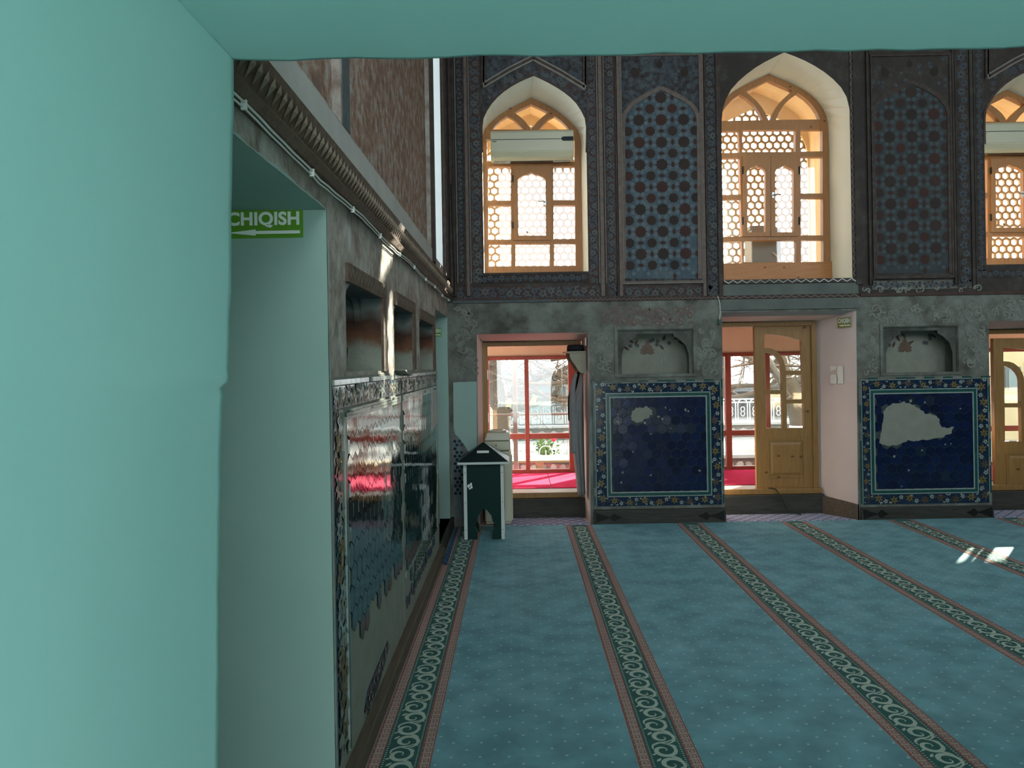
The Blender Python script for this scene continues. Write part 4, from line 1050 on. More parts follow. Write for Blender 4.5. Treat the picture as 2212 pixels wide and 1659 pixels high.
tile_panel((1856, 814, 2140, 1094), (1889, 850, 2100, 1055), [(1897, 955), (1902, 930), (1907, 888), (1920, 874), (1950, 868), (1965, 872), (1980, 880), (1995, 892), (2018, 897), (2026, 905), (2030, 921), (2044, 926), (2058, 921), (2054, 935), (2030, 946), (2000, 949), (1975, 953), (1960, 950), (1945, 959), (1925, 962), (1912, 963)],
           'blue hexagonal tile panel with a large map-shaped bare patch', 2, [(1930, 985, 4), (1990, 972, 3), (1965, 866, 4), (1996, 869, 3), (1942, 866, 2), (1961, 1015, 3), (2040, 960, 3), (2052, 958, 2), (2073, 882, 3), (1946, 1050, 2)])
# carved timber beams under the panels
def timber(px, n, lab):
    b = prect(*px); m = MB(); m.box(b[0], b[2], D - .035, D + .05, 0, b[3], 'old_timber'); o = build(m, 'baseboard_%s' % n, bevel=.008); tag(o, lab, kind='structure')
    for s, xe in ((1, b[0]), (-1, b[2])):
        m = MB(); f2 = lambda u, v, w: (u, D - .035 - w, v); zc_ = b[3] * .5
        m.plate([(xe + s * .02, zc_ - .05), (xe + s * .02, zc_ + .05), (xe + s * .10, zc_ + .02), (xe + s * .155, zc_ + .005), (xe + s * .155, zc_ - .005), (xe + s * .10, zc_ - .02)], [], f2, .006, 0, 'iron_dark', back=False)
        m.plate(ring_poly(xe + s * .20, zc_, lambda a: .035 * (1 + .12 * math.cos(4 * a)), 16), [], f2, .008, 0, 'iron_dark', back=False)
        m.plate([(xe + s * .225, zc_ - .02), (xe + s * .225, zc_ + .02), (xe + s * .275, zc_)], [], f2, .006, 0, 'iron_dark', back=False)
        build(m, 'iron_strap', o)
timber((1283, 1099, 1567, 1131), 'back', 'dark timber sill with iron straps under the panel with the small patch')
timber((1858, 1093, 2143, 1125), 'back_far', 'dark timber sill under the panel with the large patch')
m = MB()
a = W(1850, 1000)[0]; bq = d2_back[0][0]
m.prism([(a, D - .0, 0), (a + .05, D, 0), (bq + .06, YF - .05, 0), (bq, YF - .05, 0)], [(a, D, .2), (a + .05, D, .2), (bq + .06, YF - .05, .2), (bq, YF - .05, .2)], 'base_brown')
m2 = MB(); m2.prism([(a - .012, D - .0, 0), (a + .02, D, 0), (bq + .03, YF - .09, 0), (bq - .012, YF - .09, 0)], [(a - .012, D, .155), (a + .02, D, .155), (bq + .03, YF - .09, .185), (bq - .012, YF - .09, .185)], 'base_brown')
o = build(m2, 'baseboard_reveal'); tag(o, 'worn brown skirting along the splayed doorway side', kind='structure')
# ------------------------------------------------------------------ glazed dado of the left wall
LB = [LW(*p) for p in ((738, 1320), (744, 1329), (749, 1380), (754, 1406), (762, 1380), (769, 1359), (790, 1345), (811, 1302), (830, 1290), (852, 1245), (868, 1282), (880, 1262), (895, 1241), (910, 1215), (926, 1177), (940, 1150))]
def bare_below(y):
    if y <= LB[0][0]: return LB[0][1]
    for (a, za), (b, zb) in zip(LB, LB[1:]):
        if a <= y <= b: return za + (zb - za) * (y - a) / (b - a)
    return LB[-1][1]
_lt = MB(); _r6 = .1 / math.sqrt(3) - .0012
_lt.prism([(0, _r6 * math.sin(q * pi / 3), _r6 * math.cos(q * pi / 3)) for q in range(6)], [(.006, (_r6 - .0015) * math.sin(q * pi / 3), (_r6 - .0015) * math.cos(q * pi / 3)) for q in range(6)], 'tile_green')
ltile = _lt.mesh('glazed_tile')
def dado(y0, y1, f0, f1, label, seed, left_border):
    rr = random.Random(seed); zt = 1.565
    root = empty('glazed_tile_panel', (XL, (y0 + y1) / 2, .085), label, 'tile panel', 'dark glazed tile panels under the niches')
    m = MB(); m.plate(rect(y0, .085, y1, zt), [], LEFT, .004, 0, 'plaster_patch', back=False); build(m, 'plaster_bed', root)
    P = .1; z = .16; row = 0
    while z < 1.392:
        y = f0 + P / 2 + (P / 2 if row % 2 else 0)
        while y < f1 - P * .3:
            if z - .02 > bare_below(y) + rr.uniform(-.05, .05):
                place(ltile, 'glazed_tile', (XL + .005, y, z), root, (0, rr.gauss(0, .003), rr.gauss(0, .006)))
            y += P
        z += P * .866; row += 1
    # narrow fillets of small glazed bricks above and beside the field
    m = MB()
    zf0, zf1 = 1.395, 1.435; y = f0
    while y < f1 - .02:
        L_ = rr.uniform(.07, .12)
        for a, b, mt in ((zf0, zf0 + .012, 'glaze_white'), (zf0 + .014, zf0 + .028, 'glaze_teal' if rr.random() < .35 else 'glaze_white'), (zf0 + .03, zf1, 'glaze_white')):
            if rr.random() < .93: m.plate(rect(y, a, min(y + L_ - .003, f1), b), [], LEFT, .012, .004, mt, back=False)
        y += L_
    y = y0 + .02
    while y < y1 - .03:
        if rr.random() < .85: m.plate(rect(y, 1.535, y + .09, 1.555), [], LEFT, .012, .004, 'glaze_white', back=False)
        y += .094
    build(m, 'brick_fillet', root, kind='stuff')
    m = MB()
    for yb in ((f0 - .03,) if left_border else (f1,)):
        for a, b, mt in ((0, .008, 'glaze_white'), (.009, .026, 'glaze_teal'), (.027, .034, 'glaze_white')):
            z = max(.12, bare_below(yb) - (.55 if left_border else 0))
            m.plate(rect(yb + a, z, yb + b, 1.40), [], LEFT, .012, .004, mt, back=False)
    build(m, 'side_fillet', root)
    # flowered mosaic border: broken glazed pieces, top run, and side run with losses
    def run(bx, keep, n, name):
        m = MB(); x0, z0, x1, z1 = bx
        m.plate(rect(*bx), [], LEFT, .006, .004, 'glaze_navy', back=False)
        floral(m, LEFT, bx, seed * 7 + n, 'glaze_brown', 'glaze_white', 'glaze_navy', 'glaze_teal', .0068, 1.3, 3, alt='glaze_yellow')
        for k in range(int((x1 - x0) * (z1 - z0) * 900 * (1 - keep))):
            cx, cz = rr.uniform(x0, x1), rr.uniform(z0, z1); s_ = rr.uniform(.008, .03)
            motif(m, LEFT, ring_poly(cx, cz, lambda a: s_ * rr.uniform(.5, 1), 7), .0115, 'plaster_patch')
        build(m, name, root, kind=None)
    run((y0 + .02, 1.445, y1 - .02, 1.53), .7, 1, 'flowered_border')
    if left_border:
        run((y0 + .02, .14, f0 - .035, 1.44), .6, 2, 'flowered_border')
        # remains of the foot border
        m = MB(); q = [LW(*p) for p in ((784, 1538), (792, 1490), (812, 1440), (835, 1384), (838, 1396), (826, 1440), (812, 1490), (800, 1520), (790, 1545))]
        m.plate(q, [], LEFT, .008, .004, 'glaze_navy', back=False)
        for k in range(60):
            t = rr.random(); p = (q[0][0] + (q[3][0] - q[0][0]) * t, q[0][1] + (q[3][1] - q[0][1]) * t + rr.uniform(-.06, .03)); leaf(m, LEFT, p[0], p[1], rr.uniform(.015, .04), rr.uniform(0, 3), .0095, rr.choice(('glaze_white', 'glaze_brown', 'plaster_patch')), .5)
        build(m, 'border_remnant', root)
    else:
        m = MB()
        for k in range(16):
            y = y0 + .1 + k * .1; z = .21 + rr.uniform(-.02, .02)
            m.plate(ring_poly(y, z, lambda a: .05 * rr.uniform(.5, 1), 9), [], LEFT, .008, .004, 'glaze_navy', back=False)
        m.plate([(y0 + .05, .36), (y1 - .3, .40), (y1 - .3, .43), (y0 + .05, .39)], [], LEFT, .011, .004, 'glaze_white', back=False)
        m.plate([(y1 - .24, .30), (y1 - .05, .30), (y1 - .04, .62), (y1 - .12, .75), (y1 - .17, .60), (y1 - .22, .5)], [], LEFT, .016, .004, 'plaster_patch', back=False)
        m.plate([(y1 - .50, 1.10), (y1 - .06, 1.13), (y1 - .06, 1.40), (y1 - .46, 1.40)], [], LEFT, .016, .004, 'wall_left_grey', back=False)
        build(m, 'border_remnant', root)
    return root
dado(2.79, 4.44, 3.00, 4.40, 'mirror-dark glazed tile panel nearer the white passage', 1, True)
dado(4.46, 6.45, 4.50, 6.32, 'dark glazed tile panel beside the far passage with narrow opening', 2, False)
m = MB(); pts = [(4.452 + .006 * math.sin(k * 1.3), .3 + 1.2 * k / 20) for k in range(21)]
ribbon(m, LEFT, pts, [.010 + .004 * math.sin(k * 2.1) for k in range(21)], .016, 'plaster_patch'); build(m, 'plaster_joint', wall_left)
m = MB(); q = [LW(*p) for p in ((852, 800), (858, 799), (872, 803), (868, 812), (858, 808))]
m.plate(q, [], LEFT, .06, .0, 'plaster_patch'); build(m, 'broken_ledge', wall_left)

# ------------------------------------------------------------------ hall carpet with woven rows
CW0 = -.632
m = MB(); m.box(CW0, XR - .02, 1.56, D - .04, 0, .008, 'carpet_teal')
carpet = build(m, 'carpet'); 
tag(carpet, 'teal prayer carpet with patterned row stripes covering the hall', 'carpet')
def stripe(cx, y0, y1):
    m = MB(); hw = .128; z = .0088
    fl = FLOORMAP
    m.plate(rect(cx - hw, y0, cx + hw, y1), [], fl, z, .0075, 'carpet_pink', back=False)
    m.plate(rect(cx - hw + .052, y0, cx + hw - .052, y1), [], fl, z + .0006, z, 'carpet_green', back=False)
    st = build(m, 'row_stripe', carpet)
    k_ = MB()
    for s in (-1, 1):
        xa = cx + s * (hw - .027)
        for e in (-.022, .0235): k_.plate(rect(xa + e - .0028, y0, xa + e + .0028, y1), [], fl, z + .0009, z, 'carpet_red_brown', back=False)
        y = y0 + .02
        while y < y1 - .03:
            g = [(-.016, 0), (-.016, .034), (.014, .034), (.014, .010), (-.004, .010), (-.004, .022), (.004, .022)]
            ribbon(k_, fl, [(xa + a, y + b) for a, b in g], .0062, z + .001, 'carpet_red_brown'); y += .043
    build(k_, 'key_border', st, kind='stuff')
    d_ = MB(); y = y0 + .01
    while y < y1 - .01:
        for s in (-1, 1): d_.add([(cx + s * .066 - .0035, y, z + .001), (cx + s * .066 + .0035, y, z + .001), (cx + s * .066 + .0035, y + .006, z + .001), (cx + s * .066 - .0035, y + .006, z + .001)], [(0, 1, 2, 3)], 'carpet_cream')
        y += .016
    y = y0 + .07; k = 0
    while y < y1 - .05:
        s = 1 if k % 2 else -1
        pts = []; wd = []
        for i in range(26):
            t = i / 25; a = -s * pi * .5 + s * (t * 2.6 * pi) ; r = .053 * (1 - t) ** .75 + .006
            pts.append((cx + s * .006 + r * math.cos(a) * .95, y + r * math.sin(a))); wd.append(.005 + .016 * math.sin(pi * min(1, t * 1.15)) )
        ribbon(d_, fl, pts, wd, z + .0014, 'carpet_cream')
        # link to the next scroll and small leaves
        lk = [(cx + s * .048, y + .01), (cx + s * .046, y + .04), (cx + s * .02, y + .062), (cx - s * .02, y + .072), (cx - s * .046, y + .092)]
        ribbon(d_, fl, catmull(lk, 3), [.004 + .009 * math.sin(pi * q / 12) for q in range(13)], z + .0012, 'carpet_cream')
        leaf(d_, fl, cx - s * .04, y + .035, .036, .9 * s, z + .0016, 'carpet_cream', .4); leaf(d_, fl, cx + s * .05, y - .03, .028, -.7 * s, z + .0016, 'carpet_cream', .4)
        y += .11; k += 1
    build(d_, 'scroll_band', st, kind='stuff')
for cx in (-.50, .582, 1.672, 2.70, 3.75, 4.82): stripe(cx, 2.2, D - .06)
# loose mats in the doorways
def mat_piece(pts, mat, label, z0=.0, z1=.012):
    m = MB(); m.prism([(x, y, z0) for x, y in pts], [(x, y, z1) for x, y in pts], mat); return thing(m, 'door_mat', label, 'mat')
g = .012
mat_piece([(d1_front[3][0] + .25, D - .036), (d1_front[0][0] - g, D - .03), (d1_back[0][0] - .03, YF - .14), (d1_back[3][0] + .03, YF - .14)], 'mat_mauve', 'mauve diamond-patterned mat in the doorway with the water cooler')
mat_piece([(d2_front[3][0] + g, D - .036), (d2_front[0][0] - .03, D - .035), (d2_back[0][0] - .03, YF - .14), (d2_back[3][0] + .08, YF - .14)], 'mat_mauve', 'mauve diamond-patterned mat before the half open pine door')
mat_piece([(d3_front[3][0] + g, D - .035), (d3_front[0][0] - g, D - .035), (d3_back[0][0] - .03, YF - .14), (d3_back[3][0] + .03, YF - .14)], 'mat_mauve', 'grey diamond-patterned mat in the doorway at the view edge')
mat_piece([(XL + .055, 6.18), (-.585, 6.14), (-.60, 7.55), (XL + .055, 7.55)], 'mat_blue', 'dark blue diamond-patterned strip of mat beside the side wall', .0125, .019)

# ------------------------------------------------------------------ collection box
def collection_box():
    y0, y1 = 7.02, 7.36; x0, x1 = -.505, -.140; zt = .70
    root = empty('collection_box', ((x0 + x1) / 2, (y0 + y1) / 2, 0), 'dark green collection box with white edges and pyramid lid', 'box')
    cx = (x0 + x1) / 2 + .005
    arch = lambda: [(cx - .068, .0), (cx - .068, .085), (cx - .09, .125), (cx - .085, .155), (cx - .068, .18), (cx - .06, .225), (cx - .03, .265), (cx, .295), (cx + .03, .265), (cx + .06, .225), (cx + .068, .18), (cx + .085, .155), (cx + .09, .125), (cx + .068, .085), (cx + .068, .0)]
    # front and back boards: one outline with the cut arch standing on the floor
    for name, ya, yb in (('front_board', y0, y0 + .016), ('back_board', y1 - .016, y1)):
        m = MB(); out = [(x0, .0120)] + [(a, max(b, .0120)) for a, b in arch()] + [(x1, .0120), (x1, zt), (x0, zt)]
        m.plate(out, [], lambda u, v, w: (u, w, v), ya, yb, 'box_green', side='white_edge'); build(m, name, root)
    for xa in (x0, x1 - .016):
        m = MB(); cyy = (y0 + y1) / 2
        out = [(y0 + .016, .0120), (cyy - .08, .0120), (cyy - .09, .12), (cyy - .04, .22), (cyy, .28), (cyy + .04, .22), (cyy + .09, .12), (cyy + .08, .0120), (y1 - .016, .0120), (y1 - .016, zt), (y0 + .016, zt)]
        m.plate(out, [], lambda u, v, w: (w, u, v), xa, xa + .016, 'box_green', side='white_edge'); build(m, 'side_board', root)
    m = MB(); m.box(x0 + .016, x1 - .016, y0 + .016, y1 - .016, .31, .325, 'box_green'); build(m, 'bottom_board', root)
    for xa in (x0 - .002, x1 - .028):
        m = MB(); m.box(xa, xa + .030, y0 - .006, y0 - .0005, .0120, zt, 'white_edge'); e = build(m, 'white_strip', root)
        for zz in (.1, .35, .62): 
            q = MB(); q.add([(xa + .015 + .004 * math.cos(a), y0 - .0068, zz + .004 * math.sin(a)) for a in [k * pi / 4 for k in range(8)]], [tuple(range(8))], 'iron_dark'); build(q, 'screw', e)
    ex, ey = .052, .05
    m = MB(); m.box(x0 - ex, x1 + ex, y0 - ey, y1 + ey, zt, zt + .022, 'white_edge'); build(m, 'lid_rim', root, bevel=.003)
    ap = ((x0 + x1) / 2, (y0 + y1) / 2, zt + .185)
    m = MB(); b = [(x0 - ex + .004, y0 - ey + .004, zt + .022), (x1 + ex - .004, y0 - ey + .004, zt + .022), (x1 + ex - .004, y1 + ey - .004, zt + .022), (x0 - ex + .004, y1 + ey - .004, zt + .022)]
    m.add(b + [ap], [(0, 1, 4), (1, 2, 4), (2, 3, 4), (3, 0, 4), (3, 2, 1, 0)], 'box_roof'); lid = build(m, 'pyramid_lid', root)
    m = MB()
    for i in range(4): m.tube([b[i], ap], .003, 'white_edge' if i == 1 else 'box_roof', 5)
    build(m, 'ridge_edging', lid)
    n = Vector((0, -.163, .22)).normalized(); t = .48
    c = Vector((ap[0] - .005, (y0 - ey) * (1 - t) + ap[1] * t, (zt + .022) * (1 - t) + ap[2] * t))
    up_ = Vector((0, .22, .163)).normalized(); rx = Vector((1, 0, 0)); nn = Vector((0, -.163, .22)); nn = rx.cross(up_) * -1
    if nn.y > 0: nn = -nn
    m = MB(); A = [c + rx * a * .055 + up_ * b_ * .014 + nn * .002 for a, b_ in ((-1, -1), (1, -1), (1, 1), (-1, 1))]; B_ = [p + nn * .006 for p in A]
    m.prism(A, B_, 'sign_white'); build(m, 'slot_plate', lid)
    sp = c + Vector((.13, .09, .02))
    m = MB(); m.lathe([(.010, -.012), (.012, .0), (.006, .012), (.0045, .022)], (ap[0] + .085, ap[1], ap[2] - .075), 'metal', 8); build(m, 'padlock', lid)
    m = MB(); rr = random.Random(4)
    for dx, dz, s_ in ((.045, .50, .022), (.065, .515, .018), (.055, .48, .016), (.072, .49, .014)):
        m.add([(x0 + dx + s_ * .6 * math.cos(a), y0 - .0015, dz + s_ * rr.uniform(.6, 1.3) * math.sin(a)) for a in [k * pi / 3.5 for k in range(7)]], [tuple(range(7))], 'sign_white')
    build(m, 'torn_sticker', root)
collection_box()
# ------------------------------------------------------------------ water cooler
def cooler():
    x0, x1, y0, y1 = -.345, -.075, 7.665, 7.96
    root = empty('water_cooler', ((x0 + x1) / 2, (y0 + y1) / 2, .012), 'cream water cooler without bottle behind the green collection box', 'water cooler')
    m = MB(); m.box(x0, x1, y0, y1, .03, .74, 'plastic_cream'); body = build(m, 'body', root, bevel=.018)
    m = MB(); m.box(x0 + .006, x1 - .006, y0 + .01, y1 - .006, .745, .84, 'plastic_cream'); build(m, 'upper_housing', root, bevel=.012)
    m = MB(); m.prism([(x0 + .004, y0 + .006, .845), (x1 - .004, y0 + .006, .845), (x1 - .004, y1, .845), (x0 + .004, y1, .845)], [(x0 + .03, y0 + .035, .925), (x1 - .02, y0 + .035, .925), (x1 - .02, y1 - .02, .925), (x0 + .03, y1 - .02, .925)], 'plastic_pale'); build(m, 'top_cover', root, bevel=.012)
    c = ((x0 + x1) / 2 - .005, (y0 + y1) / 2, .925)
    m = MB(); m.lathe([(.095, 0), (.098, .014), (.085, .018), (.06, .006), (.03, .004)], c, 'plastic_pale', 24); build(m, 'bottle_collar', root, smooth=True)
    m = MB(); m.box(x0 + .01, x1 - .01, y0 + .015, y1 - .01, .012, .04, 'plastic_cream'); build(m, 'foot', root, bevel=.006)
    for zz in (.18, .36, .54):
        m = MB(); m.box(x1 - .004, x1 + .006, y0 + .03, y1 - .03, zz, zz + .012, 'plastic_pale'); build(m, 'side_rib', body)
    m = MB(); m.box(x1 - .002, x1 + .010, y0 + .02, y0 + .045, .05, .70, 'plastic_pale'); build(m, 'corner_rail', body, bevel=.003)
    m = MB(); m.box(x0 + .12, x0 + .126, y0 + .003, y0 + .012, .79, .81, 'cable_black'); build(m, 'indicator', root)
cooler()
# ------------------------------------------------------------------ coat rack, hat and robes
def rack():
    y0, y1 = 7.74, 8.03
    wall = lambda y: d1_front[0][0] + (d1_back[0][0] - d1_front[0][0]) * (y - D) / (YF - D)
    root = empty('coat_shelf', (wall(7.88), 7.88, 1.6), 'wall shelf with wavy side brackets inside the first doorway', 'shelf')
    prof = lambda y, x_out: [(wall(y) - .002, W(1270, 806, 7.75)[1]), (wall(y) - .055, W(1270, 806, 7.75)[1]), (wall(y) - .085, 1.535), (wall(y) - .115, 1.59), (wall(y) - .15, 1.635), (wall(y) - .165, 1.67), (wall(y) - .168, 1.71), (wall(y) - .002, 1.71)]
    for y, mt in ((y0, 'shelf_tan'), (y1, 'shelf_brown')):
        p = prof(y, 0); m = MB(); m.plate(p, [], lambda u, v, w: (u, w, v), y, y + .016, mt, side='shelf_tan'); build(m, 'side_bracket', root)
    zt = 1.712
    m = MB(); m.prism([(wall(y0) - .002, y0 - .01, zt), (wall(y1) - .002, y1 + .02, zt), (wall(y1) - .20, y1 + .02, zt), (wall(y0) - .175, y0 - .01, zt)], [(wall(y0) - .002, y0 - .01, zt + .014), (wall(y1) - .002, y1 + .02, zt + .014), (wall(y1) - .20, y1 + .02, zt + .014), (wall(y0) - .175, y0 - .01, zt + .014)], 'shelf_tan'); build(m, 'shelf_board', root)
    m = MB(); m.prism([(wall(y0) - .003, y0 + .016, 1.53), (wall(y1) - .003, y1, 1.53), (wall(y1) - .02, y1, 1.53), (wall(y0) - .02, y0 + .016, 1.53)], [(wall(y0) - .003, y0 + .016, 1.71), (wall(y1) - .003, y1, 1.71), (wall(y1) - .02, y1, 1.71), (wall(y0) - .02, y0 + .016, 1.71)], 'shelf_brown'); bk = build(m, 'back_board', root)
    for y in (7.80, 7.88, 7.96):
        m = MB(); m.tube([(wall(y) - .02, y, 1.545), (wall(y) - .06, y, 1.54), (wall(y) - .065, y, 1.56)], .005, 'metal', 6); build(m, 'hook', bk)
    # hat
    m = MB(); c = (wall(7.86) - .09, 7.86, zt + .0145)
    m.lathe([(.088, 0), (.090, .03), (.086, .055), (.075, .066), (.03, .070)], c, 'robe_black', 24); h = thing(m, 'cap', 'black round cap lying on the coat shelf', 'cap', smooth=True)
    # robes
    def robe(cx, cyy, ztop, zbot, prof, mat, label, seed, name='robe'):
        rr = random.Random(seed); m = MB(); n = 40; rings = []
        ph = [rr.uniform(0, 6.3) for _ in range(4)]
        for i in range(26):
            t = i / 25; z = ztop + (zbot - ztop) * t
            k = t * (len(prof) - 1); j = min(int(k), len(prof) - 2); f = k - j
            ox, rx, ry = [prof[j][q] + (prof[j + 1][q] - prof[j][q]) * f for q in range(3)]
            fold = .10 + .16 * t
            ring = []
            for q in range(n):
                a = 2 * pi * q / n; w = 1 + fold * (.5 * math.sin(5 * a + ph[0]) + .35 * math.sin(8 * a + ph[1] + t * 1.2) + .2 * math.sin(13 * a + ph[2]))
                ring.append((cx + ox + rx * w * math.cos(a), cyy + ry * w * math.sin(a), z + .012 * math.sin(3 * a + ph[3]) * t))
            rings.append(ring)
        for a_, b_ in zip(rings, rings[1:]): m.loft(a_, b_, mat)
        m.add(rings[0], [tuple(range(n))], mat)
        m.add(rings[-1], [tuple(range(n))], mat)
        root2 = empty(name, (cx, cyy, zbot), label, 'robe')
        build(m, 'cloth', root2, smooth=True)
        return root2, rings
    w_ = wall(7.86)
    r1, rg = robe(w_ - .075, 7.845, 1.51, .26, [(.045, .012, .02), (.02, .035, .06), (-.005, .055, .085), (-.012, .06, .095), (-.008, .055, .095), (.0, .048, .09), (.01, .040, .085), (.02, .035, .08)], 'robe_grey', 'long grey robe hanging from the coat shelf', 1)
    m = MB(); pts = [(w_ - .075 - .02, 7.79, 1.50), (w_ - .075 - .055, 7.78, 1.36), (w_ - .135, 7.78, 1.1), (w_ - .135, 7.785, .80), (w_ - .132, 7.79, .70)]
    m.tube(catmull(pts, 4), [.016 + .018 * min(1, k / 7) for k in range(17)], 'robe_grey', 10); build(m, 'sleeve', r1, smooth=True)
    m = MB(); m.tube([(w_ - .02, 7.86, 1.56), (w_ - .06, 7.86, 1.545)], .006, 'robe_grey', 6); build(m, 'hanging_loop', r1)
    r2, _ = robe(w_ - .115, 7.99, 1.51, 1.02, [(.06, .012, .012), (.02, .03, .024), (-.01, .04, .028), (-.012, .042, .03), (-.01, .04, .03)], 'robe_black', 'short black coat hanging behind the grey robe', 2, 'coat')
    m = MB(); m.tube([(w_ - .03, 7.975, 1.56), (w_ - .055, 7.975, 1.545)], .006, 'robe_black', 6); build(m, 'hanging_loop', r2)
rack()
# ------------------------------------------------------------------ air conditioners
def aircon(dx, label):
    a = W(1060, 289, YF - .12); b = W(1238, 349, YF - .12); x0, x1 = a[0] + dx, b[0] + dx; z1, z0 = a[1], b[1]
    yb, yf = YF - .056, YF - .25
    root = empty('air_conditioner', ((x0 + x1) / 2, (yb + yf) / 2, z0), label, 'air conditioner', 'wall air conditioners in the arched windows')
    m = MB(); pr = [(yb, z0 + .01), (yf + .07, z0), (yf + .02, z0 + .035), (yf, z0 + .075), (yf, z1 - .03), (yf + .02, z1 - .006), (yb, z1)]
    m.prism([(x0, y, z) for y, z in pr], [(x1, y, z) for y, z in pr], 'plastic_cream'); body = build(m, 'body', root, bevel=.006)
    h = z1 - z0; fy = lambda u, v, w: (u, yf - w, v)
    m = MB(); m.plate(rect(x0 + .004, z0 + .085, x1 - .004, z1 - .034), [], fy, .006, 0, 'plastic_pale'); fp = build(m, 'front_panel', root, bevel=.002)
    zl = z0 + h * .66
    m = MB(); m.plate(rect(x0 + .004, zl - .003, x1 - .14, zl + .003), [], fy, .0075, .005, 'dark_plastic'); build(m, 'groove', fp)
    m = MB(); m.plate([(x1 - .135, zl), (x1 - .11, zl - .022), (x1 - .004, zl - .022), (x1 - .004, zl + .022), (x1 - .11, zl + .022)], [], fy, .009, .005, 'dark_plastic'); build(m, 'display_window', fp)
    m = MB(); m.plate(rect(x0 + .02, zl - .022, x0 + .062, zl - .015), [], fy, .0075, .005, 'iron_dark'); build(m, 'maker_mark', fp)
    m = MB(); m.prism([(x0 + .04, yf + .006, z0 + .068), (x0 + .04, yf + .028, z0 + .022), (x0 + .04, yf + .040, z0 + .022), (x0 + .04, yf + .018, z0 + .07)], [(x1 - .03, yf + .006, z0 + .068), (x1 - .03, yf + .028, z0 + .022), (x1 - .03, yf + .040, z0 + .022), (x1 - .03, yf + .018, z0 + .07)], 'plastic_pale'); build(m, 'louvre', root)
    m = MB(); m.box(x0 + .03, x1 - .03, yf + .075, yb - .02, z0 - .003, z0 + .006, 'dark_plastic'); build(m, 'air_outlet', root)
    m = MB(); m.tube([(x0 + .01, yb - .03, z1 - .05), (x0 - .05, yb - .02, z1 - .05)], .007, 'plastic_cream', 6); build(m, 'pipe', root)
aircon(0, 'cream air conditioner in the window above the open doorway')
aircon(DX3, 'cream air conditioner partly hidden at the view edge')
# condenser standing between glass and screen of the tall window
a = W(1616, 500, 8.4); b = W(1680, 570, 8.4)
root = empty('condenser_unit', ((a[0] + b[0]) / 2, 8.4, w2_back[0][1]), 'dark grey condenser unit seen through the tall window', 'air conditioner')
m = MB(); m.box(a[0], b[0], 8.28, 8.54, w2_back[0][1], a[1], 'condenser'); bd = build(m, 'casing', root, bevel=.01)
m = MB(); m.box(a[0] - .01, b[0] - .08, 8.30, 8.52, a[1], a[1] + .045, 'condenser'); build(m, 'top_cover', root, bevel=.006)
m = MB(); m.tube([(b[0] - .1, 8.27, a[1] - .25), (b[0] - .06, 8.22, a[1] - .3), (b[0] - .02, 8.22, a[1] - .42)], .009, 'plastic_cream', 6); build(m, 'hose', root)
# ------------------------------------------------------------------ signs and papers
def text(s, size, mat, root, mtx, name='lettering', bold=.012):
    c = bpy.data.curves.new(name, 'FONT'); c.body = s; c.size = size; c.extrude = .0004; c.offset = bold * size; c.align_x = 'LEFT'; c.space_character = 1.04
    tmp = bpy.data.objects.new(name, c); COL.objects.link(tmp); bpy.context.view_layer.update()
    me = bpy.data.meshes.new_from_object(tmp.evaluated_get(bpy.context.evaluated_depsgraph_get())); bpy.data.objects.remove(tmp)
    me.materials.clear(); me.materials.append(MATS[mat]); me.name = name
    return me
def exit_sign(c, ex, w, h, mat, label, small=False):
    # c: lower left corner, ex: unit vector along the writing; upright
    ez = Vector((0, 0, 1)); n = ex.cross(ez); c = Vector(c)
    root = empty('exit_sign', c + ex * w / 2, label, 'sign')
    P = lambda a, b, d: c + ex * a + ez * b + n * d
    m = MB(); m.prism([P(*q, 0) for q in ((0, 0), (w, 0), (w, h), (0, h))], [P(*q, .002) for q in ((0, 0), (w, 0), (w, h), (0, h))], mat); build(m, 'sign_plate', root)
    m = MB(); ar = [(.04 * w, .20 * h), (.40 * w, .31 * h), (.40 * w, .255 * h), (.96 * w, .255 * h), (.96 * w, .145 * h), (.40 * w, .145 * h), (.40 * w, .09 * h)]
    m.add([P(a, b, .0028) for a, b in ar], [tuple(range(len(ar)))], 'sign_white'); build(m, 'arrow', root)
    mt = Matrix(((ex.x, ez.x, n.x, 0), (ex.y, ez.y, n.y, 0), (ex.z, ez.z, n.z, 0), (0, 0, 0, 1)))
    mt.translation = P(.045 * w, .47 * h, .003)
    me = text('CHIQISH', h * .62, 'sign_white', root, mt, bold=.035)
    xs_ = [v.co.x for v in me.vertices]; k = w * .91 / (max(xs_) - min(xs_))
    me.transform(Matrix.Translation(-root.location) @ mt @ Matrix.Diagonal((k, 1.0, 1.0, 1)) @ Matrix.Translation((-min(xs_), 0, 0)))
    t = bpy.data.objects.new('lettering', me); COL.objects.link(t); t.parent = root
e1 = W(655, 513, YP - .003); wd1 = .285
exit_sign((e1[0] - wd1, YP - .001, e1[1]), Vector((1, 0, 0)), wd1, .103, 'sign_green', 'large green exit sign with white arrow in the near passage')
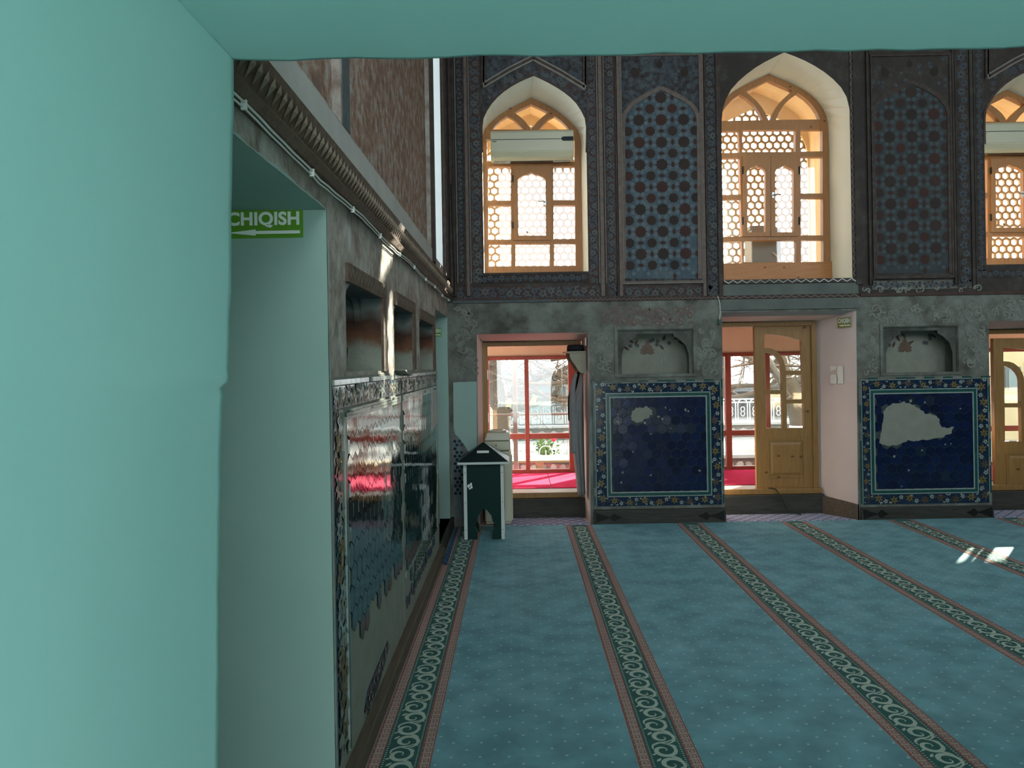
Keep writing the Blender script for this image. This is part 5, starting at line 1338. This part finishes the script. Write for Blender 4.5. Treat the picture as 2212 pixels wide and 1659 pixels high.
# small olive sign and torn paper on the splayed side of the second doorway
fa = Vector((d2_front[0][0], D, 0)); fb = Vector((d2_back[0][0], YF, 0)); exr = (fa - fb).normalized()
def on_reveal(px, py):
    u, v = uv(px, py); d = Vector((u / F, 1, -v / F)); n = Vector((exr.y, -exr.x, 0)); t = n.dot(fa) / n.dot(d); p = d * t
    return Vector((p.x, p.y, p.z + H))
p0, p1 = on_reveal(1810, 708), on_reveal(1838, 706); nrm = exr.cross(Vector((0, 0, 1)))
exit_sign(p0 + nrm * .001, exr, (p1 - p0).to_2d().length, .098, 'sign_olive', 'small olive exit sign beside the half open pine door')
q0, q1 = on_reveal(1794, 829), on_reveal(1821, 790); rr = random.Random(8); root = empty('torn_notice', q0, 'torn white paper notice stuck beside the half open pine door', 'notice')
wq = (q1 - q0).to_2d().length; hq = q1.z - q0.z
def pq(a, b, d): return q0 + exr * a * wq + Vector((0, 0, b * hq)) + nrm * d
m = MB(); m.plate([(0, 0), (.45, .02), (.5, .3), (.46, .50), (.2, .54), (.05, .5), (0, .4)], [], pq, .0018, .0003, 'paper'); m.plate([(.56, 0), (1, .02), (1, 1), (.56, .98), (.52, .6), (.6, .3)], [], pq, .0018, .0003, 'paper')
m.plate([(0, .72), (.2, .75), (.48, .80), (.5, 1), (0, 1)], [], pq, .0018, .0003, 'paper'); build(m, 'paper_scraps', root)
e3 = LW(945, 718)
exit_sign((XL - .22, 7.557, e3[1] - .0), Vector((1, 0, 0)), .16, .085, 'sign_green', 'tiny green exit sign at the far side passage')
# ------------------------------------------------------------------ cables, cup
m = MB(); pts = []
rr = random.Random(3)
for k in range(60):
    y = 1.55 + (D - .05 - 1.55) * k / 59; pts.append((XL + .032, y, 2.238 + .010 * math.sin(y * 4.3) * rr.uniform(.2, 1)))
root = empty('cable_run', (XL + .04, 4.5, 2.23), 'pair of white cables clipped below the side wall cornice', 'cable')
m.tube(pts, .0035, 'cable_white', 6); build(m, 'cable', root)
m = MB(); m.tube([(p[0] - .004, p[1], p[2] - .011) for p in pts], .003, 'cable_white', 6); build(m, 'cable', root)
cl = MB(); cl.box(-.008, .006, -.004, .004, -.018, .006, 'cable_white'); clm = cl.mesh('cable_clip')
for k in range(3, 60, 6): place(clm, 'cable_clip', pts[k], root)
m = MB(); m.tube([(W(978, 560)[0], D - .035, 3.4), (W(979, 560)[0], D - .03, 2.8), (W(982, 620)[0], D - .03, 2.45), (W(980, 640)[0], D - .03, 2.25)], .005, 'cable_black', 5); thing(m, 'thin_cable', 'thin black cable running down the corner of the carved wall', 'cable')
m = MB(); p = [W(1549, 640), W(1554, 655), W(1555, 675), W(1553, 690)]
m.tube([(x, D - .02, z) for x, z in p], .004, 'cable_white', 5); root = empty('loose_cable', (p[-1][0], D - .02, p[-1][1]), 'short cable end dangling with a green plug on the pier', 'cable'); build(m, 'cable', root)
m = MB(); m.box(p[-1][0] - .012, p[-1][0] + .008, D - .03, D - .01, p[-1][1] - .05, p[-1][1], 'glaze_teal'); build(m, 'plug', root, bevel=.003)
m = MB(); f0 = FLR(1663, 1062, .262)
px = [W(1662, 1058, YF - .10), W(1680, 1068, YF - .13), W(1700, 1082, YF - .16)]
m.tube(catmull([(px[0][0], YF - .075, .270), (px[0][0] + .06, YF - .12, .262), (px[1][0] + .04, YF - .165, .16), (px[2][0], YF - .19, .05), (px[2][0] + .12, YF - .22, .02)], 4), .006, 'cable_black', 6); thing(m, 'floor_cable', 'black cable trailing from under the half open pine door', 'cable')
yb = 3.145
m = MB(); m.lathe([(.026, 0), (.030, .004), (.032, .05), (.036, .095), (.038, .10), (.033, .10), (.028, .02)], (XL - .045, yb, 1.581), 'dark_plastic', 16); thing(m, 'cup', 'small black cup standing in the nearest niche of the side wall', 'cup', smooth=True)
m = MB(); q = W(1417, 811); m.lathe([(.05, 0), (.045, .012), (.03, .016)], (q[0], D + .06, n1[1] + .0005), 'paper', 10); thing(m, 'crumpled_paper', 'crumpled white paper in the niche over the small-patch panel', 'paper')
for k, xx in ((0, 1430), (1, 1437)):
    q = W(xx, 775, D + .2); m = MB(); m.prism([(q[0] - .008, D + .215, q[1] - .035), (q[0] + .008, D + .215, q[1] - .035), (q[0] + .009, D + .215, q[1]), (q[0] + .002, D + .215, q[1] + .02), (q[0] - .005, D + .215, q[1])], [(q[0] - .008, D + .212, q[1] - .035), (q[0] + .008, D + .212, q[1] - .035), (q[0] + .009, D + .212, q[1]), (q[0] + .002, D + .212, q[1] + .02), (q[0] - .005, D + .212, q[1])], 'glaze_white'); build(m, 'pale_scar', wall_back)
m = MB(); q = W(1269.5, 735); m.box(d1_front[0][0] - .022, d1_front[0][0] - .008, D + .06, D + .12, 1.78, 1.86, 'plastic_pale'); thing(m, 'light_switch', 'small white switch plate above the coat shelf', 'switch', bevel=.003)
# ------------------------------------------------------------------ glazed veranda
ZV = .20; YG = 9.92
m = MB(); m.box(-3, XR + 1.5, YO, YG + .15, -.3, ZV, 'mortar'); ver = build(m, 'floor_veranda'); tag(ver, 'raised veranda floor outside the doorways', kind='structure')
for i, (x0, x1, lab) in enumerate(((-1.5, .36, 'crimson carpet runner outside the open doorway'), (.37, 2.30, 'crimson carpet runner between the first and second doorway'), (2.31, 4.6, 'crimson carpet runner outside the half open pine door'), (4.61, 8.5, 'crimson carpet runner outside the doorway at the view edge'))):
    m = MB(); m.box(x0, x1, YO + .02, YG - .06, ZV, ZV + .008, 'red_carpet'); c = thing(m, 'runner_carpet', lab, 'carpet')
m = MB(); m.box(-3, XR + 1.5, YO, YG + .25, 2.18, 2.26, 'veranda_beam'); o = build(m, 'roof_veranda'); tag(o, 'flat veranda roof seen through the doorways', kind='structure')
ZB = W(1150, 772, YG)[1]                                     # underside of the beam over the glazing
m = MB(); m.box(-3, XR + 1.5, YG, YG + .06, ZB + .01, 2.18, 'veranda_beam'); o = build(m, 'wall_veranda'); tag(o, 'pale beam panel over the red glazed veranda front', kind='structure')
m = MB(); m.box(-3, XR + 1.5, YG - .004, YG, ZB + .012, ZB + .016, 'shelf_brown'); build(m, 'panel_joint', o)
X = lambda px, y=850: W(px, y, YG)[0]
posts = [X(1049), X(1238), X(1568), X(1660), X(1800)]
tall = [(X(1050), .085), (X(1138), .055), (X(1236), .10), (X(1325), .055), (X(1545), .055), (X(1572), .075), (X(1657), .06), (X(1755), .055), (X(1860), .055), (X(1950), .085), (X(2050), .055), (X(2150), .085), (X(2240), .055), (X(2330), .085), (X(940), .055), (X(840), .085)]
tall.sort()
root = empty('window_4', (3, YG, ZV), 'red painted glazed front of the veranda', kind='structure')
zm = W(1150, 942, YG)[1]
for x, t in tall:
    m = MB(); m.box(x - t / 2, x + t / 2, YG - .04, YG + .03, ZV, ZB, 'red_paint'); build(m, 'mullion', root, bevel=.004)
for z0_, z1_ in ((ZV, ZV + .05), (zm - .035, zm + .035), (ZB - .03, ZB + .012)):
    m = MB(); m.box(tall[0][0], tall[-1][0], YG - .032, YG + .025, z0_, z1_, 'red_paint'); build(m, 'rail', root, bevel=.004)
for (xa, ta), (xb, tb) in zip(tall, tall[1:]):
    for z0_, z1_ in ((ZV + .05, zm - .035), (zm + .035, ZB - .03)):
        m = MB(); m.box(xa + ta / 2, xb - tb / 2, YG - .003, YG + .003, z0_, z1_, 'glass'); build(m, 'pane', root)
m = MB(); xx = X(1228); m.box(xx - .008, xx + .008, YG - .065, YG - .04, 1.02, 1.10, 'plastic_pale'); build(m, 'handle', root)
for xa, xb, lab in ((X(1768), X(1850), 'added hidden pillar blocking the sun behind the pine door leaf'), (X(1345), X(1535), 'added hidden pillar blocking the sun behind the tile pier')):  # hidden pillars added to keep sun strips off the hall floor
    m = MB(); m.box(xa, xb, YG - .06, YG + .08, ZV, ZB + .02, 'veranda_beam'); o = build(m, 'pillar_sun_block'); tag(o, lab, kind='structure')
for sx in (-3.0, XR + 1.5):
    m = MB(); m.box(sx - .05, sx + .05, YO, YG, ZV, 2.2, 'veranda_beam'); o = build(m, 'wall_veranda_end'); tag(o, 'end wall of the veranda ' + ('towards the side wall' if sx < 0 else 'beyond the view edge'), kind='structure')
# ------------------------------------------------------------------ garden outside
GZ = -.02
m = MB(); m.box(-40, 60, YG + .15, 70, GZ - .2, GZ, 'ground'); o = build(m, 'ground_garden'); tag(o, 'pale sunlit garden ground beyond the veranda', kind='structure')
# grey metal post with rail just outside the glass
PY = 10.35
root = empty('metal_post', (W(1113, 900, PY)[0], PY, GZ), 'grey metal post with cross rail outside the open doorway', 'post')
xp = W(1113, 900, PY)[0]
m = MB(); m.box(xp - .03, xp + .03, PY - .03, PY + .03, GZ, 1.80, 'post_grey'); build(m, 'upright', root, bevel=.005)
zr = W(1113, 896, PY)[1]
m = MB(); m.tube([(xp - 1.6, PY + .02, zr), (xp + 1.35, PY + .02, zr)], .016, 'post_grey', 8); build(m, 'cross_rail', root)
m = MB(); m.box(xp - .055, xp + .055, PY - .04, PY + .05, zr - .035, zr + .035, 'post_grey'); build(m, 'clamp', root, bevel=.006)
# two runs of iron hoop fence, each panel its own thing
def hoop_panel(x0, y, z0, h, mat, label, group, n=6, L=1.2, ring=True, rails=(0.0, 1.0), rad=.008):
    root = empty('iron_fence_panel', (x0 + L / 2, y, z0), label, 'fence', group)
    m = MB()
    for r in rails: m.tube([(x0, y, z0 + h * r), (x0 + L, y, z0 + h * r)], rad * 1.3, mat, 5)
    build(m, 'rail', root)
    p = L / n
    for k in range(n):
        cx = x0 + (k + .5) * p; m = MB(); r = p * .40
        pts = [(cx - r, y, z0), (cx - r, y, z0 + h - r)] + [(cx - r * math.cos(a), y, z0 + h - r + r * math.sin(a)) for a in [q * pi / 8 for q in range(1, 8)]] + [(cx + r, y, z0 + h - r), (cx + r, y, z0)]
        m.tube(pts, rad, mat, 5)
        if ring:
            for zz in (.35, .55): m.tube([(cx + r * .4 * math.cos(a), y, z0 + h * zz + r * .5 * math.sin(a)) for a in [q * pi / 5 for q in range(11)]], rad * .8, mat, 5, False)
        else: m.tube([(cx, y, z0), (cx, y, z0 + h * .6)], rad, mat, 5)
        build(m, 'hoop', root)
    return root
def stone_wall(x0, x1, y, z0, z1, label, seed, size=.16):
    root = empty('stone_wall', ((x0 + x1) / 2, y, z0), label, 'wall'); rr = random.Random(seed)
    m = MB(); m.box(x0, x1, y, y + .3, z0, z1, 'mortar'); build(m, 'core', root)
    meshes = []
    for q in range(5):
        s_ = MB(); n = 7; rr2 = random.Random(q)
        ring = [(size * .46 * rr2.uniform(.75, 1.1) * math.cos(2 * pi * k / n), size * .40 * rr2.uniform(.75, 1.1) * math.sin(2 * pi * k / n)) for k in range(n)]
        s_.add([(a, 0, b) for a, b in ring] + [(a * .8, -.03, b * .8) for a, b in ring], [tuple(range(n, 2 * n))] + [(k, (k + 1) % n, n + (k + 1) % n, n + k) for k in range(n)], 'stone_a'); meshes.append(s_.mesh('stone', recalc=True))
    z = z0 + size * .4; row = 0
    while z < z1 - size * .2:
        x = x0 + size * .5 * (1 + row % 2)
        while x < x1 - size * .4:
            o = place(rr.choice(meshes), 'stone', (x, y - .001, z), root, (0, rr.uniform(0, 6.3), 0)); x += size * rr.uniform(.9, 1.05)
        z += size * .82; row += 1
    m = MB(); m.box(x0, x1, y - .04, y + .34, z1, z1 + .05, 'facade'); build(m, 'coping', root)
NY = 11.6
stone_wall(-2.2, 3.9, NY, GZ, .14, 'low stone footing of the near white hoop fence', 1, .15)
for k, lab in enumerate(('white hoop fence panel left of the metal post', 'white hoop fence panel behind the metal post', 'white hoop fence panel before the rose bush', 'white hoop fence panel behind the grey robe', None, 'white hoop fence panel outside the half open pine door', 'white hoop fence panel behind the pine door leaf')):
    if lab: hoop_panel(-2.0 + k * 1.02, NY + .1, .19, .17, 'fence_white', lab, 'near white hoop fence', 4, 1.0, False, (0.0, .12), .007)
FY = 16.4
stone_wall(-4.5, 8.4, FY, GZ, .24, 'far stone retaining wall under the railing', 2, .26)
for k in (0, 1, 2, 4, 5):
    hoop_panel(-4.2 + k * 2.1, FY + .15, .30, .48, 'fence_grey' if k < 3 else 'fence_white', ('grey railing panel at the far end behind the trunk', 'grey railing panel on the far wall behind the metal post', 'grey railing panel below the pale facade windows', 'white railing panel hidden behind the tile pier', 'white railing panel outside the half open pine door', 'white railing panel near the leaning trunk')[k], 'far railing on the stone wall', 8, 2.05, True, (0.0, .86, 1.0), .012)
# garden bench
bx0 = W(1150, 1000, 11.0)[0]; by = 11.0
root = empty('garden_bench', (bx0 + .4, by, GZ), 'yellowish wooden bench in front of the hoop fence', 'bench')
zb_ = W(1180, 992, by)[1]
for k in range(3):
    m = MB(); m.box(bx0 - .9, bx0 + .75, by - .15 + k * .11, by - .05 + k * .11, zb_ - .03, zb_, 'bench_wood'); build(m, 'seat_slat', root, bevel=.004)
for xx in (bx0 - .6, bx0 + .1, bx0 + .6):
    m = MB(); m.prism([(xx - .03, by - .1, GZ), (xx + .03, by - .1, GZ), (xx + .03, by + .12, GZ), (xx - .03, by + .12, GZ)], [(xx - .06, by - .14, zb_ - .03), (xx + .06, by - .14, zb_ - .03), (xx + .06, by + .16, zb_ - .03), (xx - .06, by + .16, zb_ - .03)], 'bench_wood'); build(m, 'leg', root)
# rose bush
rb = W(1180, 985, 12.4); root = empty('rose_bush', (rb[0], 12.4, GZ), 'small rose bush with a single red bloom', 'bush'); rr = random.Random(6)
m = MB(); lm = MB()
for k in range(11):
    a = rr.uniform(0, 6.3); r = rr.uniform(.05, .3); top = (rb[0] + r * math.cos(a), 12.4 + r * math.sin(a), GZ + rr.uniform(.3, .52))
    m.tube([(rb[0] + r * .1 * math.cos(a), 12.4, GZ), ((rb[0] + top[0]) / 2, 12.4, GZ + .2), top], [.006, .005, .003], 'leaf_green', 4)
    for q in range(16):
        t = rr.uniform(.3, 1); c = (rb[0] + (top[0] - rb[0]) * t + rr.uniform(-.06, .06), 12.4 + rr.uniform(-.1, .1), GZ + (top[2] - GZ) * t + rr.uniform(-.04, .04)); s_ = rr.uniform(.018, .035); an = rr.uniform(0, 6.3); tl = rr.uniform(-.8, .8)
        lm.add([(c[0] - s_ * math.cos(an), c[1], c[2] - s_ * math.sin(an)), (c[0] + s_ * .5 * math.sin(an), c[1] + s_ * tl, c[2] - s_ * .5 * math.cos(an)), (c[0] + s_ * math.cos(an), c[1], c[2] + s_ * math.sin(an)), (c[0] - s_ * .5 * math.sin(an), c[1] - s_ * tl, c[2] + s_ * .5 * math.cos(an))], [(0, 1, 2, 3)], 'leaf_green')
build(m, 'stem', root); build(lm, 'leaves', root, kind='stuff')
q = W(1196, 951, 12.4); m = MB(); m.lathe([(.012, -.02), (.035, .0), (.042, .02), (.03, .035), (.012, .03)], (q[0], 12.4, q[1]), 'rose_red', 10); m.tube([(rb[0], 12.4, GZ), (q[0], 12.4, q[1] - .02)], .006, 'leaf_green', 4); build(m, 'bloom', root)
# bare trees ------------------------------------------------------------------
def tree(base, trunk, r0, seed, label, lime=None, limbs=7, spread=1.0, twigs=3, up=.35, lo=.45, hi=1.0, aim=None):
    rr = random.Random(seed); root = empty('bare_tree', base, label, 'tree')
    m = MB(); tp = catmull([Vector(p) for p in trunk], 5); tp = [Vector(p) for p in tp]; n = len(tp)
    m.tube(tp, [r0 * (1.25 - .65 * (k / (n - 1)) + (.3 if k == 0 else 0)) for k in range(n)], 'bark', 10); build(m, 'trunk', root, smooth=True)
    if lime:
        kk = [p for p in tp if p.z < lime] ; m = MB()
        kk = kk if len(kk) > 1 else tp[:2]
        m.tube(kk, [r0 * (1.27 - .65 * (k / (n - 1)) + (.3 if k == 0 else 0)) + .008 for k in range(len(kk))], 'limewash', 10); build(m, 'limewash', root, smooth=True)
    b = MB()
    def grow(p, d, L, r, lev):
        pts = [p]; rad = [r]; q = p.copy(); dd = d.copy(); seg = 5
        for i in range(seg):
            dd = (dd + Vector((rr.gauss(0, .22), rr.gauss(0, .22), rr.gauss(0, .16) + .03))).normalized()
            q = q + dd * L / seg; pts.append(q.copy()); rad.append(r * (1 - .7 * (i + 1) / seg))
            if lev < twigs:
                for _ in range(2 if lev else 1):
                    if rr.random() < .62:
                        side = Vector((rr.gauss(0, 1), rr.gauss(0, 1), rr.gauss(.15, .6))).normalized()
                        grow(q, (dd * .55 + side).normalized(), L * rr.uniform(.38, .62), max(rad[-1] * .62, .0035), lev + 1)
        b.tube(pts, rad, 'bark' if lev == 0 else 'twig', 6 if lev == 0 else 4, False)
    for k in range(limbs):
        t = tp[int((lo + (hi - lo) * k / limbs) * (n - 1))]; a = 2 * pi * k / limbs + rr.uniform(-.4, .4)
        if aim is not None: a = aim + rr.uniform(-.7, .7)
        grow(t.copy(), Vector((math.cos(a), math.sin(a) * .8, up + rr.uniform(-.25, .4))).normalized(), rr.uniform(1.4, 2.4) * spread, r0 * .42, 0)
    build(b, 'branches', root, recalc=False)
    return root
tx = W(1082, 900, 14.6)[0]
tree((tx, 14.6, GZ), [(tx, 14.6, GZ), (tx - .02, 14.6, .9), (tx - .1, 14.65, 1.6), (tx - .05, 14.7, 2.6)], .17, 1, 'bare tree with whitewashed foot behind the water cooler', .38, 10, .85, 3, .05, .28, .95)
tx = W(1720, 900, 13.4)[0]
tree((tx + .1, 13.4, GZ), [(tx + .12, 13.4, GZ), (tx + .08, 13.4, .6), (tx - .1, 13.4, 1.1), (tx - .28, 13.45, 1.7), (tx - .2, 13.5, 2.6)], .18, 5, 'leaning bare tree with whitewashed foot outside the half open pine door', .5, 7, 1.0, 3, .1, .45, 1.0)
tx = W(1300, 900, 13.6)[0]
tree((tx, 13.6, GZ), [(tx, 13.6, GZ), (tx + .02, 13.6, 1.0), (tx - .05, 13.6, 1.7), (tx - .1, 13.7, 2.4)], .13, 9, 'bare tree reaching across the open doorway from behind the pier', None, 8, 1.0, 3, -.02, .35, .8, pi)
tx = W(1575, 900, 17.6)[0]
tree((tx, 18.6, GZ), [(tx, 18.6, GZ), (tx + .1, 18.6, 1.2), (tx, 18.6, 2.2), (tx + .2, 18.7, 3.2)], .18, 14, 'bare tree with dense twigs beyond the far railing', None, 11, 1.0, 3, -.05, .25, .9)
# hanging yellow leaves of the nearest tree
lv = MB(); lv.prism([(-.05, 0, 0), (.05, 0, .01), (.045, 0, .14), (-.04, 0, .17)], [(-.05, .006, 0), (.05, .006, .01), (.045, .006, .14), (-.04, .006, .17)], 'leaf_yellow')
for px_, py_, lab in ((1098, 880, 'yellow paper scrap low on the whitewashed tree'), (1112, 822, 'yellow paper scrap beside the metal post'), (1152, 870, 'yellow paper scrap on the twigs at the red mullion')):
    q = W(px_, py_, 14.3); o = bpy.data.objects.new('paper_scrap', lv.mesh('paper_scrap')); COL.objects.link(o); o.location = (q[0], 14.3, q[1]); o.rotation_euler = (0, .2, .3); tag(o, lab, 'paper', 'yellow scraps caught on the bare trees')
# pale building across the garden ------------------------------------------------
def building(x0, x1, y, h, wallm, label, wins, roof=True, z0=GZ):
    root = empty('building', ((x0 + x1) / 2, y, z0), label, 'building')
    m = MB(); m.box(x0, x1, y, y + 5, z0, z0 + h, wallm); build(m, 'wall', root)
    if roof:
        m = MB(); m.box(x0 - .3, x1 + .3, y - .5, y + 5.3, z0 + h, z0 + h + .22, 'facade_roof'); build(m, 'roof', root)
    for (a, b, c, d_) in wins:
        m = MB(); m.box(a, b, y - .05, y + .02, c, d_, 'frame_blue'); w = build(m, 'window', root)
        n = max(1, round((b - a) / .8))
        for k in range(n):
            m = MB(); m.box(a + (b - a) * k / n + .05, a + (b - a) * (k + 1) / n - .05, y - .065, y - .045, c + .06, d_ - .06, 'window_dark'); build(m, 'pane', w)
BY = 20.5
wx = lambda px: W(px, 870, BY)[0]
building(-6, wx(1330), BY, 1.25, 'facade', 'pale low building with blue window frames across the garden', [(wx(1105), wx(1135), .35, 1.0), (wx(1140), wx(1192), .30, 1.05), (wx(1200), wx(1222), .35, 1.0), (wx(1228), wx(1262), .35, 1.0), (wx(1040), wx(1075), .35, 1.0)])
building(wx(1500), wx(1800), 22.5, .75, 'facade_roof', 'low blue-grey shed beyond the far railing', [(wx(1590), wx(1610), .2, .6), (wx(1650), wx(1690), .2, .6)], True)
building(W(2100, 870, 15)[0], W(2100, 870, 15)[0] + 6, 15.0, 3.2, 'facade_cream', 'cream building glimpsed through the door at the view edge', [(W(2170, 870, 15)[0], W(2170, 870, 15)[0] + .3, .9, 1.4), (W(2215, 870, 15)[0], W(2215, 870, 15)[0] + .4, .8, 1.5)], True)

# daylight portals in the openings
for f_, b_ in zip(wins_f, wins_b):
    x0 = min(p[0] for p in b_); x1 = max(p[0] for p in b_); z0 = min(p[1] for p in b_); z1 = max(p[1] for p in b_)
    portal((x0 + x1) / 2, YO + .03, (z0 + z1) / 2, x1 - x0, z1 - z0, (0, -1, 0))
for d in doors_b: portal((d[0][0] + d[3][0]) / 2, YG + .1, 1.0, abs(d[0][0] - d[3][0]) + 1.0, 1.7, (0, -1, 0))
for r in fill_open: portal((r[0][0] + r[1][0]) / 2, YJ - .52, (r[0][1] + r[2][1]) / 2, r[1][0] - r[0][0], r[2][1] - r[0][1], (0, 1, 0))
portal(.4, -1.32, 1.1, 2.4, 2.3, (0, 1, 0))
portal(XL - .92, (slot[0] + slot[2]) / 2, 3.8, .6, 2.6, (1, 0, 0))
